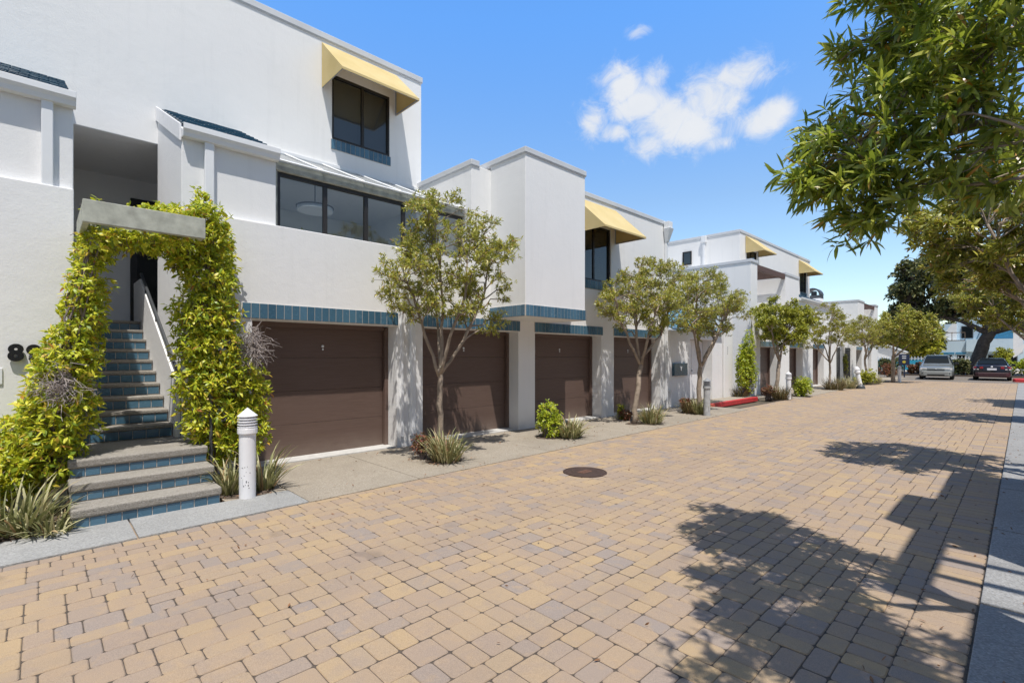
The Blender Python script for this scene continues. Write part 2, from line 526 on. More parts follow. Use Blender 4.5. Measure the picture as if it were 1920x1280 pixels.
blobs = [(1165, 165, 40, 45, 1), (1200, 200, 62, 42, 1), (1255, 225, 85, 52, 1), (1230, 140, 30, 36, .72), (1330, 185, 70, 55, 1), (1385, 140, 70, 36, 1),
         (1290, 245, 80, 42, 1), (1215, 270, 44, 30, .85), (1112, 230, 28, 36, .9), (1150, 250, 40, 22, .75), (1430, 228, 52, 30, .95), (1452, 210, 42, 26, .9),
         (1194, 62, 26, 16, .62), (1340, 270, 40, 20, .7), (1425, 140, 36, 20, .8)]
acc = None
for px, py, a, b, k in blobs:
    u0, v0 = uv_of(px, py)
    ua, _ = uv_of(px + a, py); _, vb = uv_of(px, py - b)
    A = abs(ua - u0) * 1.25; B = abs(vb - v0) * 1.25
    q = wmath('ADD', wmath('POWER', wmath('ABSOLUTE', wmath('DIVIDE', wmath('SUBTRACT', un, u0), A)), 2.0),
              wmath('POWER', wmath('ABSOLUTE', wmath('DIVIDE', wmath('SUBTRACT', vn, v0), B)), 2.0))
    g = wmath('MULTIPLY', wmath('EXPONENT', wmath('MULTIPLY', q, -1.4)), k)
    acc = g if acc is None else wmath('MAXIMUM', acc, g)
dens = wmath('ADD', acc, wmath('MULTIPLY', wmath('SUBTRACT', n1, .5), 1.5))
dens = wmath('ADD', dens, wmath('MULTIPLY', wmath('SUBTRACT', n2, .5), .35))
ss = nt.nodes.new('ShaderNodeMapRange'); ss.interpolation_type = 'SMOOTHSTEP'
nt.links.new(dens, ss.inputs['Value']); ss.inputs['From Min'].default_value = .16; ss.inputs['From Max'].default_value = .98
front = wmath('GREATER_THAN', du, .2)
alpha = wmath('MULTIPLY', wmath('MULTIPLY', ss.outputs[0], wmath('MULTIPLY', front, wmath('GREATER_THAN', acc, .05))), .95)
bgc = nt.nodes.new('ShaderNodeBackground'); bgc.inputs['Strength'].default_value = .92
shade = nt.nodes.new('ShaderNodeMix'); shade.data_type = 'RGBA'
nt.links.new(wmath('MULTIPLY', wnoise(9, 4, .5), 1.0), shade.inputs[0])
shade.inputs[6].default_value = (.78, .84, .93, 1); shade.inputs[7].default_value = (1, 1, 1, 1)
nt.links.new(shade.outputs[2], bgc.inputs['Color'])
mx = nt.nodes.new('ShaderNodeMixShader')
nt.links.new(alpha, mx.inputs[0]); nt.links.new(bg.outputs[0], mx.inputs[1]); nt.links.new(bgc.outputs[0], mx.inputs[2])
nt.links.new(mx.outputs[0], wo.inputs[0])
scn.view_settings.view_transform = 'Standard'; scn.view_settings.look = 'None'
scn.view_settings.exposure = 0; scn.view_settings.gamma = 1
scn.cycles.max_bounces = 8; scn.cycles.diffuse_bounces = 4; scn.cycles.transparent_max_bounces = 12

# ------------------------------------------------------------------ ground
mb = MB().box(-400, 400, -200, 900, -1.0, -.08)
tag(mb.build('ground', simple('ground_earth', (.12, .10, .07), .95, .3, .5, .3, 20)), kind='structure')
# parking apron past the paved lane
mb = MB().box(-14, 14, 40.6, 51.0, -.2, .004)
tag(mb.build('parking_apron', M['asphalt']), kind='structure')

# paved lane: each stone is a rounded block, sand joints below
def paver_field():
    V = []; F = []
    def stone(x0, x1, y0, y1):
        g = .0015
        x0 += g; x1 -= g; y0 += g; y1 -= g
        j = rng.uniform(-.0016, .0016, 4); x0 += j[0]; x1 += j[1]; y0 += j[2]; y1 += j[3]
        r = min(.019, .17 * min(x1 - x0, y1 - y0)); bz = rng.uniform(-.0025, .0025)
        tl = rng.uniform(-.006, .006, 2)
        b = len(V)
        ring = []
        for cx, cy, a0 in ((x1 - r, y1 - r, 0), (x0 + r, y1 - r, 90), (x0 + r, y0 + r, 180), (x1 - r, y0 + r, 270)):
            for k in (0, 45, 90):
                a = R(a0 + k); ring.append((cx, cy, r * math.cos(a), r * math.sin(a)))
        xm, ym = (x0 + x1) / 2, (y0 + y1) / 2
        for lev in range(3):
            for cx, cy, ox, oy in ring:
                k, z = ((1, -.03), (1, -.0045), (.0, 0))[lev]
                if lev == 2:
                    s = 1 - .007 / max(math.hypot(cx + ox - xm, cy + oy - ym), .03)
                    X = xm + (cx + ox - xm) * s; Y = ym + (cy + oy - ym) * s
                else:
                    X = cx + ox; Y = cy + oy
                V.append((X, Y, z + bz + (X - xm) * tl[0] + (Y - ym) * tl[1]))
        for lev in range(2):
            for k in range(12):
                k2 = (k + 1) % 12
                F.append((b + lev * 12 + k, b + lev * 12 + k2, b + lev * 12 + 12 + k2, b + lev * 12 + 12 + k))
        F.append(tuple(b + 24 + k for k in range(12)))
    # edge course on the right, long side across the lane
    y = -2.0
    while y < 40.5:
        d = rng.choice([.115, .125, .14]); stone(-.475, -.20, y, y + d); y += d
    # random ashlar laying on a small module
    U = .0645; NX = 85; NY = 664
    full = np.zeros((NY + 6, NX), bool)
    kinds = [(3, 2), (2, 3), (3, 3), (2, 2), (2, 4)]; wt = np.array([.38, .30, .20, .07, .05])
    for iy in range(NY):
        ix = 0
        while ix < NX:
            if full[iy, ix]: ix += 1; continue
            run = 0
            while ix + run < NX and not full[iy, ix + run] and run < 8: run += 1
            ok = [k for k, (a, b) in enumerate(kinds) if a <= run and run - a != 1]
            if not ok:
                a, b = run, int(rng.choice([2, 3]))
            else:
                q = wt[ok] / wt[ok].sum(); a, b = kinds[ok[rng.choice(len(ok), p=q)]]
            full[iy:iy + b, ix:ix + a] = True
            stone(-.475 - (ix + a) * U, -.475 - ix * U, -2.2 + iy * U, -2.2 + (iy + b) * U)
            ix += a
    return V, F
V, F = paver_field()
me = bpy.data.meshes.new('road'); me.from_pydata(V, [], F); me.materials.append(M['paver']); me.update()
road = link(bpy.data.objects.new('road', me)); tag(road, kind='structure')
jm = MB().quad((-6.1, -3, -.0045), (-.19, -3, -.0045), (-.19, 40.7, -.0045), (-6.1, 40.7, -.0045))
tag(jm.build('road_bed', M['sand_joint']), kind='structure')

# pavements: slabs with open joints
def edge_x(y): return -5.33 - .0205 * (y + 1)
def slab(name, poly, mat, z1=.014):
    mb = MB().prism(poly, 'z', -.1, z1)
    return tag(mb.build(name, mat, bevel=.006), kind='structure')
g = .006
ys = [-9, -3, .62, 2.12]
for a, b in zip(ys, ys[1:]):
    slab('pavement_border', [(edge_x(a), a + g), (edge_x(b), b - g), (-6.02, b - g), (-6.02, a + g)], M['aggregate_grey'], .018)
slab('pavement_apron', [(-6.03, 1.46), (-6.03, 2.11), (-7.6, 2.11), (-7.6, 1.46)], M['aggregate'])
ys = [2.12, 3.55, 4.75, 6.15, 7.6, 9.1, 10.6, 12.1, 13.75, 15.2]
for a, b in zip(ys, ys[1:]):
    slab('pavement_apron', [(edge_x(a), a + g), (edge_x(b), b - g), (-8.2, b - g), (-8.2, a + g)], M['aggregate'])
slab('pavement_entry', [(-6.86, 15.2 + g), (-6.86, 18.9), (-10.5, 18.9), (-10.5, 15.2 + g)], M['aggregate'], .10)
slab('pavement_entry', [(-6.86, 18.9 + g), (-6.86, 20.4), (-10.5, 20.4), (-10.5, 18.9 + g)], M['aggregate'], .03)
ys = [20.4, 23.2, 26, 29, 32, 35, 38, 41, 46]
for a, b in zip(ys, ys[1:]):
    slab('pavement_apron', [(edge_x(a), a + g), (edge_x(b) + (.5 if b > 40 else 0), b - g), (-8.2, b - g), (-8.2, a + g)], M['aggregate'], .016)
rk = MB().prism([(-6.72, 15.1), (-6.70, 18.9), (-6.86, 18.9), (-6.86, 15.1)], 'z', -.05, .105)
tag(rk.build('kerb', M['red_paint'], bevel=.015), kind='structure')
ys = [-8, -1.6, .4, 2.4, 4.35, 6.3, 8.3, 10.3, 12.3, 14.3, 16.5, 19, 22, 26, 30, 35, 40.5]
for a, b in zip(ys, ys[1:]):
    slab('pavement_walk', [(-.19, a + 2 * g), (1.2, a + 2 * g), (1.2, b - 2 * g), (-.19, b - 2 * g)], M['walk_grey'], .02)
# planting soil
def soil(pts, z=.024):
    mb = MB()
    for (cx, cy, rx, ry) in pts:
        n = 14; poly = []
        for k in range(n):
            a = 2 * PI * k / n; q = 1 + rng.uniform(-.12, .12)
            poly.append((cx + rx * q * math.cos(a), cy + ry * q * math.sin(a)))
        mb.prism(poly, 'z', -.05, z + rng.uniform(0, .001))
    return tag(mb.build('planting_soil', M['soil']), kind='structure')
soil([(-6.5, -.62, .5, .8), (-6.30, 1.72, .30, .30), (-6.1, 4.42, .26, .28), (-6.4, 4.56, .16, .16), (-6.42, 7.2, .25, .3), (-6.12, 7.45, .22, .25), (-6.05, 10.35, .24, .3), (-6.3, 10.0, .18, .2), (-6.3, 13.2, .34, .42),
      (-6.4, 20.2, .42, .9), (-6.1, 21.6, .4, .6), (-6.3, 27.0, .4, .7), (-6.1, 28.6, .4, .6), (-6.1, 33.8, .5, 1.3), (-5.4, 36.9, .4, .4), (-7.1, 18.9, .3, .7)], .020)
mb = MB().box(-16, 14, 51.0, 60, -.3, .10); tag(mb.build('planting_bed', M['soil']), kind='structure')
mb = MB().box(-40, 40, 60, 140, -.3, .0); tag(mb.build('pool_deck', M['beige']), kind='structure')

# ------------------------------------------------------------------ house pieces
def tile_row(parent, x, y0, y1, z0, z1, n, name='tile_band', axis='y', fixed=None):
    """a row of upright glazed tiles on pale grout facing the lane (axis y) or facing -y (axis x)"""
    mb = MB(); d = (y1 - y0) / n; e = .004
    if axis == 'y':
        mb.box(x - .01, x + .014, y0, y1, z0, z1, 1)
        for i in range(n):
            mb.box(x, x + .020 + rng.uniform(-.001, .001), y0 + i * d + e, y0 + (i + 1) * d - e, z0 + .006, z1 - .005, 0)
    else:
        mb.box(y0, y1, x - .014, x + .01, z0, z1, 1)
        for i in range(n):
            mb.box(y0 + i * d + e, y0 + (i + 1) * d - e, x - .020 - rng.uniform(-.001, .001), x, z0 + .006, z1 - .005, 0)
    return mb.build(name, [M['tile'], M['grout']], parent, bevel=.003, segs=1)

def garage_door(parent, x, y0, y1, h=2.09, frame=.07):
    """sectional door with jamb frame, set back in its opening"""
    mb = MB()
    n = 4; s = (h - .02) / n
    for i in range(n):
        mb.box(x - .05, x, y0 + frame + .004, y1 - frame - .004, .02 + i * s + .0015, .02 + (i + 1) * s - .0015)
    d = mb.build('garage_door', M['garage_brown'], parent, bevel=.004)
    MB().box(x - .045, x + .004, y0 + frame + .006, y1 - frame - .006, -.01, .019).build('bottom_seal', M['black'], d)
    f = MB()
    f.box(x - .03, x + .07, y0, y0 + frame, .01, h); f.box(x - .03, x + .07, y1 - frame, y1, .01, h)
    f.box(x - .03, x + .05, y0 + frame + .001, y1 - frame - .001, h - .05, h + .03)
    f.build('door_frame', M['garage_brown'], d, bevel=.004)
    k = MB().lathe([(.022, 0), (.022, .012), (.012, .02)], 10)
    k.v = [(x + .0 + p[2], (y0 + y1) / 2 + p[0], h * .84 + p[1]) for p in k.v]
    k.box(x + .002, x + .016, (y0 + y1) / 2 - .012, (y0 + y1) / 2 + .012, h * .84 - .065, h * .84 - .035)
    k.build('lock', M['white_metal'], d)
    return d

def threshold(parent, x0, x1, y0, y1):
    return MB().box(x0, x1, y0, y1, -.02, .035).build('threshold', M['threshold_grey'], parent, bevel=.006)

def window(parent, x, y0, y1, z0, z1, mull=(), gl='glass', fw=.045):
    f = MB()
    f.box(x - .05, x + .02, y0, y0 + fw, z0, z1); f.box(x - .05, x + .02, y1 - fw, y1, z0, z1)
    f.box(x - .05, x + .02, y0 + fw, y1 - fw, z0, z0 + fw); f.box(x - .05, x + .02, y0 + fw, y1 - fw, z1 - fw, z1)
    for i, m in enumerate(mull):
        f.box(x - .045, x + .014, m - fw * .6, m + fw * .6, z0 + fw, z1 - fw)
    wnd = f.build('window', M['bronze'], parent, bevel=.004)
    e = [y0 + fw] + list(mull) + [y1 - fw]
    for i in range(len(e) - 1):
        xx = x - .012 - .012 * (i % 2)
        MB().quad((xx, e[i], z0 + fw * .9), (xx, e[i + 1], z0 + fw * .9), (xx, e[i + 1], z1 - fw * .9), (xx, e[i], z1 - fw * .9)).build('pane', M[gl], wnd)
    return wnd

def awning(parent, x, y0, y1, zb, zt, e):
    """canvas on a wedge frame: sloping top, two side gussets, short hem"""
    mb = MB()
    n = 6
    def P(y, s): # s 0 top, 1 front
        sag = -.012 * math.sin(PI * s)
        return (x + .015 + e * s, y, zt + (zb + .04 - zt) * s + sag)
    vs = []; fs = []
    my = 10
    for i in range(my + 1):
        y = y0 + (y1 - y0) * i / my
        wv = .006 * math.sin(i * 2.1)
        for j in range(n + 1):
            p = P(y, j / n); vs.append((p[0], p[1], p[2] + wv * math.sin(PI * j / n)))
        vs.append((x + .015 + e, y, zb))
    k = n + 2
    for i in range(my):
        for j in range(n + 1):
            fs.append((i * k + j, i * k + j + 1, (i + 1) * k + j + 1, (i + 1) * k + j))
    mb.add(vs, fs)
    for y in (y0, y1):
        mb.add([(x + .015, y, zt), (x + .015, y, zb), (x + .015 + e, y, zb), (x + .015 + e, y, zb + .04)], [(0, 1, 2, 3)])
    a = mb.build('awning', M['canvas'], parent, solid=.008)
    fr = MB()
    r = .011
    for y in (y0 + .02, y1 - .02):
        fr.tube([(x + .02, y, zb + .015), (x + e - .01, y, zb + .015)], r, 6); fr.tube([(x + .02, y, zt - .03), (x + .02, y, zb)], r, 6)
        fr.tube([(x + .02, y, zt - .05), (x + e - .02, y, zb + .02)], r, 6)
    fr.tube([(x + e - .01, y0 + .02, zb + .015), (x + e - .01, y1 - .02, zb + .015)], r, 6)
    fr.build('awning_frame', M['grey_metal'], a)
    return a

def shed_roof(parent, xe, ze, xr, zr, y0, y1, mat='roof_tile', courses=7, tw=.17, name='tile_roof'):
    """clay tile courses on a slope from the eave (xe, ze) up to the ridge (xr, zr)"""
    mb = MB()
    L = math.hypot(xr - xe, zr - ze); ux, uz = (xr - xe) / L, (zr - ze) / L; nx, nz = -uz, ux
    if nz < 0: nx, nz = -nx, -nz
    step = L / courses
    for i in range(courses):
        a = i * step - (.03 if i == 0 else .05); b = (i + 1) * step
        n = max(1, int(round((y1 - y0) / tw))); d = (y1 - y0) / n
        sh = .5 * d if i % 2 else 0
        y = y0
        cuts = [y0] + [y0 + sh + k * d for k in range(0 if sh else 1, n)] + [y1]
        for ya, yb in zip(cuts, cuts[1:]):
            if yb - ya < .01: continue
            h0 = .034 + rng.uniform(-.003, .004); h1 = .012
            def Q(s, y, h): return (xe + ux * s + nx * h, y, ze + uz * s + nz * h)
            vs = [Q(a, ya + .003, 0), Q(a, yb - .003, 0), Q(b, yb - .003, 0), Q(b, ya + .003, 0), Q(a, ya + .003, h0), Q(a, yb - .003, h0), Q(b, yb - .003, h1), Q(b, ya + .003, h1)]
            mb.add(vs, [(0, 1, 2, 3), (7, 6, 5, 4), (0, 4, 5, 1), (1, 5, 6, 2), (2, 6, 7, 3), (3, 7, 4, 0)])
    return mb.build(name, M[mat], parent, bevel=.004, segs=1)

def gutter(parent, x, z, y0, y1):
    poly = [(x, z), (x + .10, z), (x + .115, z + .05), (x + .14, z + .09), (x + .14, z + .16), (x + .125, z + .16), (x + .125, z + .10), (x, z + .10)]
    return MB().prism(poly, 'y', y0, y1).build('gutter', M['white_metal'], parent, bevel=.004)

def coping(parent, slabs, mat='coping'):
    mb = MB()
    for (x0, x1, y0, y1, z0, z1) in slabs:
        mb.box(x0, x1, y0, y1, z0, z1)
        mb.box(x0 + .004, x1 - .008, y0 + .008, y1 - .008, z0 - .02, z0 + .001)
    return mb.build('coping', M[mat], parent, bevel=.008)

def text_mesh(name, s, size, mat, parent, M4, extrude=.012, bold=0.0):
    cu = bpy.data.curves.new(name, 'FONT'); cu.body = s; cu.size = size; cu.extrude = extrude; cu.offset = bold
    cu.align_x = 'CENTER'
    tmp = bpy.data.objects.new(name, cu); link(tmp)
    dg = bpy.context.evaluated_depsgraph_get()
    me = bpy.data.meshes.new_from_object(tmp.evaluated_get(dg))
    bpy.data.objects.remove(tmp)
    me.transform(M4)
    if parent is not None:
        me.transform(Matrix.Translation(-Vector(parent.location)))
    me.materials.clear(); me.materials.append(mat)
    o = bpy.data.objects.new(name, me); link(o, parent)
    return o
FACE_X = Matrix(((0, 0, 1, 0), (1, 0, 0, 0), (0, 1, 0, 0), (0, 0, 0, 1)))  # text in the yz plane, read from +x

XU, XF = -9.4, -7.5
# ------------------------------------------------------------------ house A (nearest)
HA = thing('townhouse', 'nearest white townhouse with the stair entry, glazed sunroom and a yellow awning at the top', 'townhouse', (XF, 3, 0))
adds = [(-9.4, -7.5, -7, .28, -.1, 3.5), (-9.4, -7.6, -7, .28, 3.5, 4.44), (-14, -9.4, -7, 6.2, 4.91, 7.76),
        (-9.4, -7.6, 1.33, 2.5, -.1, 4.44), (-9.4, -7.5, 1.46, 4.68, -.1, 2.9), (-7.74, -7.5, 1.46, 4.68, 2.9, 3.49),
        (-14, -11.6, -7, 6.2, -.1, 4.91), (-11.6, -9.4, 2.0, 2.5, -.1, 4.91), (-11.6, -9.4, -7, .28, -.1, 4.91), (-11.6, -9.4, 2.5, 6.1, -.1, 2.9),
        (-11.6, -10.8, .28, 2.0, -.1, 2.195)]
subs = [(-9.2, -7.5, 2.15, 4.45, .0, 2.115), (-9.55, -9.4, 4.15, 5.38, 5.86, 7.12)]
csg(adds, subs).build('wall', M['stucco'], HA, bevel=.012)
coping(HA, [(-14, -9.375, -7, 6.225, 7.74, 7.86)])
coping(HA, [(-9.4, -9.33, 2.45, 6.1, 5.27, 5.34)], 'white_metal')
threshold(HA, -8.2, -7.53, 2.16, 4.44)
garage_door(HA, -7.86, 2.15, 4.45)
tile_row(HA, -7.5, 2.02, 4.47, 2.125, 2.345, 22)
# gable walls, tiled shed roofs, gutters and downpipes of the two bays
for (a, b, ds) in ((-7, .28, (.01, .11)), (1.33, 2.5, (1.58, 1.69))):
    MB().prism([(-9.4, 4.43), (-7.6, 4.43), (-7.6, 4.56), (-9.4, 5.42)], 'y', a + .002, b - .002).build('gable_wall', M['stucco'], HA)
    shed_roof(HA, -7.52, 4.575, -9.4, 5.47, a + .05, b - .03, courses=9)
    gutter(HA, -7.598, 4.44, a if a > 0 else -7, b + .02)
    MB().box(-7.6, -7.52, ds[0], ds[1], 3.3, 4.45).build('downpipe', M['white_metal'], HA, bevel=.01)
# white rake board on the near side of the second bay
MB().prism([(-9.4, 5.28), (-7.585, 4.40), (-7.585, 4.62), (-9.4, 5.50)], 'y', 1.305, 1.329).build('rake_board', M['white_paint'], HA, bevel=.004)
# sunroom
window(HA, -7.78, 2.56, 6.08, 3.02, 4.37, (3.31, 4.02, 4.75, 5.42), 'glass_clear', .055)
hd = MB().box(-7.86, -7.70, 2.505, 6.09, 4.37, 4.50); hd.box(-7.86, -7.72, 2.505, 2.56, 2.9, 4.37)
hd.build('window_surround', M['concrete_weathered'], HA, bevel=.006)
gr = MB().quad((-7.66, 2.52, 4.505), (-7.66, 6.10, 4.505), (-9.4, 6.10, 5.285), (-9.4, 2.52, 5.285)).build('glass_roof', M['glass_roof'], HA)
bars = MB()
for k in range(6):
    y = 2.53 + k * .70
    bars.tube([(-7.66, y, 4.525), (-9.38, y, 5.30)], .016, 4)
bars.tube([(-7.66, 2.53, 4.515), (-7.66, 6.08, 4.515)], .016, 4)
bars.build('glazing_bar', M['white_metal'], gr)
# upper window
window(HA, -9.42, 4.13, 5.40, 5.86, 7.13, (4.79,), 'glass')
tile_row(HA, -9.4, 4.11, 5.42, 5.655, 5.855, 13, 'tile_sill')
awning(HA, -9.4, 3.93, 5.56, 6.78, 7.65, .88)
# rooms behind the glass
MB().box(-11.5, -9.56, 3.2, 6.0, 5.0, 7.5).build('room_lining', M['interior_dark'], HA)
MB().box(-11.59, -11.56, 2.5, 6.1, 2.9, 4.9).box(-11.56, -9.4, 2.5, 2.53, 2.9, 4.9).build('room_lining', M['interior'], HA)
ed = MB().box(-11.6, -11.55, 1.22, 1.99, 2.2, 4.55).build('entry_door', M['bronze'], HA, bevel=.005)
MB().quad((-11.54, 1.32, 2.5), (-11.54, 1.9, 2.5), (-11.54, 1.9, 4.4), (-11.54, 1.32, 4.4)).build('pane', M['glass'], ed)
text_mesh('house_number', '8', .235, M['black'], HA, Matrix.Translation((-7.462, -.185, 1.555)) @ FACE_X, .012, .012)
text_mesh('house_number', '9', .235, M['black'], HA, Matrix.Translation((-7.462, -.045, 1.55)) @ FACE_X, .012, .012)
MB().box(-7.5, -7.485, -.46, -.285, 1.30, 1.47).build('doorbell_plate', M['white_metal'], HA, bevel=.004)
MB().box(-7.5, -7.46, 4.52, 4.56, .2, 2.9).build('conduit', M['white_paint'], HA)

lamp = thing('ceiling_lamp', 'round ring shaped ceiling lamp seen through the sunroom window', 'lamp', (-9.2, 3.72, 4.36))
lm = MB().lathe([(.30, -.03), (.315, -.02), (.315, .05), (.30, .055)], 28, (-9.2, 3.72, 4.33)); lm.build('shade', M['white_metal'], lamp, smooth=False)
lm = MB().lathe([(.318, 0), (.332, 0), (.332, .02), (.318, .02)], 28, (-9.2, 3.72, 4.37)); lm.tube([(-9.2, 3.72, 4.38), (-9.2, 3.72, 4.91)], .01, 6)
lm.build('ring', M['bronze'], lamp)

# ------------------------------------------------------------------ staircase
ST = thing('staircase', 'outdoor staircase with blue tiled risers and rough concrete treads between the leafy vines', 'staircase', (-6.05, .8, 0))
for i, (xf, zt) in enumerate(((-6.0, .19), (-6.30, .37), (-6.60, .55))):
    xb = -7.80 if i == 2 else xf - .34
    MB().box(xb, xf, .20, 1.42, zt - .085, zt).build('tread', M['tread'], ST, bevel=.018, segs=3)
    mb = MB().box(-7.79, xf - .035, .215, 1.405, zt - .20 if i else -.05, zt - .086)
    mb.build('step_core', M['stucco_grey'], ST)
    tile_row(ST, xf - .035, .215, 1.405, zt - .182 + (.005 if i else 0), zt - .087, 10, 'tile_riser')
n = 10; rise = (2.2 - .55) / n; run = .32
for i in range(n):
    xf = -7.72 - run * i; zt = .55 + rise * (i + 1)
    MB().box(xf - run - .02 if i < n - 1 else -10.85, xf, .285, 1.258, zt - .045, zt).build('tread', M['tread'], ST, bevel=.01)
    MB().box(-10.75, xf - .03, .29, 1.254, zt - rise - .01, zt - .046).build('step_core', M['stucco_grey'], ST)
    tile_row(ST, xf - .03, .29, 1.25, zt - rise + .004, zt - .048, 7, 'tile_riser')
MB().prism([(-7.62, 0), (-7.62, 1.28), (-10.75, 2.95), (-11.5, 2.95), (-11.5, 0)], 'y', 1.262, 1.325).build('stringer_wall', M['stucco'], ST, bevel=.01)
rail = MB().tube([(-6.7, 1.47, 1.40), (-6.9, 1.45, 1.41), (-7.5, 1.29, 1.34), (-7.96, 1.28, 1.60), (-10.7, 1.28, 3.04)], .022, 8)
rail.tube([(-6.7, 1.47, .1), (-6.7, 1.47, 1.40)], .02, 8)
for x in (-8.2, -9.2, -10.2):
    z = 1.60 + (-7.96 - x) * .525
    rail.tube([(x, 1.28, z - .14), (x, 1.28, z)], .01, 6)
rail.build('handrail', M['dark_metal'], ST)

bm_ = thing('trellis_beam', 'weathered grey green timber trellis box standing out over the stair entry', 'beam', (-6.9, .82, 2.9))
bw = simple('old_timber', (.42, .43, .36), .9, .22, 9, .5, 30)
mb = MB().box(-6.42, -6.35, .30, 1.34, 2.91, 3.135).build('front_board', bw, bm_, bevel=.006)
for a in (.302, 1.285):
    MB().box(-7.49, -6.423, a, a + .053, 2.915, 3.13).build('side_board', bw, bm_, bevel=.006)
for k in range(5):
    MB().box(-7.3 + k * .2, -7.26 + k * .2, .357, 1.283, 2.97, 3.04).build('slat', bw, bm_)

# ------------------------------------------------------------------ house B
HB = thing('townhouse', 'second white stucco townhouse, with a windowless white block jutting out over its garages', 'townhouse', (XF, 9, 0))
adds = [(-14, -7.5, 4.683, 6.11, -.1, 2.9), (-7.74, -7.5, 4.683, 6.11, 2.9, 3.49), (-14, -7.5, 6.11, 13.75, -.1, 5.36), (-14, -7.5, 8.42, 13.75, 5.36, 5.56),
        (-7.5, -6.5, 6.6, 8.42, 2.35, 5.45), (-14, -7.5, 13.75, 17.7, -.1, 2.4)]
subs = [(-9.2, -7.5, 4.98, 7.4, 0, 2.115), (-9.2, -7.5, 7.92, 10.4, 0, 2.115), (-9.2, -7.5, 10.95, 13.35, 0, 2.115),
        (-9.0, -7.5, 9.42, 10.82, 3.5, 4.9), (-7.9, -7.5, 15.25, 16.9, 0, 2.15)]
csg(adds, subs).build('wall', M['stucco'], HB, bevel=.012)
coping(HB, [(-14, -7.475, 6.085, 6.30, 5.35, 5.46), (-14, -6.475, 6.575, 8.445, 5.44, 5.545), (-14, -7.475, 8.43, 13.775, 5.55, 5.66)])
for a, b in ((4.98, 7.4), (7.92, 10.4), (10.95, 13.35)):
    threshold(HB, -8.2, -7.53, a + .01, b - .01)
    garage_door(HB, -7.86, a, b)
    tile_row(HB, -7.5, a - .02, b + .04, 2.125, 2.345, int((b - a) / .108))
tile_row(HB, -6.5, 6.6, 8.42, 2.352, 2.575, 18)
tile_row(HB, 6.6, -7.5, -6.5, 2.352, 2.575, 9, axis='x')
window(HB, -7.55, 9.42, 10.82, 3.5, 4.9, (10.13,), 'glass')
bl = MB()
for k in range(26): bl.box(-7.72, -7.70, 9.45, 10.8, 3.52 + k * .05, 3.56 + k * .05)
bl.build('window_blind', M['blind'], HB)
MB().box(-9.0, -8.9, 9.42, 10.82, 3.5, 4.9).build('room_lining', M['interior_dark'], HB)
tile_row(HB, -7.5, 9.40, 10.84, 3.275, 3.497, 14, 'tile_sill')
awning(HB, -7.5, 9.26, 11.02, 4.55, 5.44, .9)
sc = MB().prism([(13.5, 5.40), (13.72, 5.40), (13.72, 5.62), (13.5, 5.62)], 'x', -7.47, -7.30)
sc.add([(-7.475, 13.48, 5.42), (-7.27, 13.48, 5.42), (-7.27, 13.74, 5.42), (-7.475, 13.74, 5.42), (-7.475, 13.56, 5.02), (-7.38, 13.56, 5.02), (-7.38, 13.66, 5.02), (-7.475, 13.66, 5.02)],
       [(0, 1, 2, 3), (7, 6, 5, 4), (0, 4, 5, 1), (1, 5, 6, 2), (2, 6, 7, 3), (3, 7, 4, 0)])
sc.box(-7.49, -7.41, 13.57, 13.65, .25, 5.02)
sc.build('downpipe', M['white_metal'], HB, bevel=.006)
shed_roof(HB, -7.42, 2.42, -9.1, 3.55, 13.9, 17.6, 'court_tile', 6, .22)
dr = MB().box(-7.9, -7.86, 15.26, 16.06, .12, 2.13).box(-7.9, -7.86, 16.08, 16.89, .12, 2.13).build('entry_door', M['white_paint'], HB, bevel=.006)
MB().tube([(-7.84, 16.03, 1.1), (-7.80, 16.03, 1.1)], .025, 8).build('handle', M['grey_metal'], dr)
MB().box(-7.5, -7.42, 4.70, 4.78, .2, 3.2).build('downpipe', M['white_metal'], HB, bevel=.008)
MB().box(-7.5, -7.43, 13.84, 13.9, .05, .55).box(-7.52, -7.40, 13.82, 13.92, .5, .58).build('standpipe', M['white_paint'], HB)
mbx = MB().box(-7.498, -7.42, 14.05, 14.92, .98, 1.37)
box_o = thing('mailbox', 'dark teal wall mailbox panel on the white wall past the fourth garage', 'mailbox', (-7.46, 14.5, .98))
mbx.build('case', M['roof_tile'], box_o, bevel=.01)
mk = MB().prism([(14.44, 1.14), (14.50, 1.14), (14.50, 1.20), (14.56, 1.28), (14.50, 1.28), (14.47, 1.23), (14.44, 1.28), (14.38, 1.28), (14.44, 1.20)], 'x', -7.418, -7.412)
mk.build('emblem', M['white_metal'], box_o)

# ------------------------------------------------------------------ house C
HC = thing('townhouse', 'third white townhouse, far off, with two yellow awnings and a brown terrace pergola', 'townhouse', (XF, 27, 0))
adds = [(-14, -7.5, 20.4, 32.6, -.1, 2.9), (-7.74, -7.5, 20.4, 26.4, 2.9, 3.5), (-14, -7.5, 20.4, 21.08, 2.9, 5.36), (-14, -7.5, 24.5, 26.42, 2.9, 5.3),
        (-14, -9.4, 20.4, 24.2, 2.9, 5.2), (-14, -9.4, 24.2, 35.3, 2.9, 7.55), (-14, -9.4, 32.6, 35.3, -.1, 2.9), (-7.9, -7.5, 26.42, 32.6, 2.9, 3.5)]
subs = [(-9.2, -7.5, 21.4, 23.4, 0, 1.98), (-9.2, -7.5, 25.03, 27.02, 0, 1.98), (-9.2, -7.5, 28.7, 30.75, 0, 1.98),
        (-9.6, -9.4, 25.02, 26.36, 5.45, 6.85), (-9.6, -9.4, 33.3, 34.62, 5.5, 6.85)]
csg(adds, subs).build('wall', M['stucco'], HC, bevel=.015)
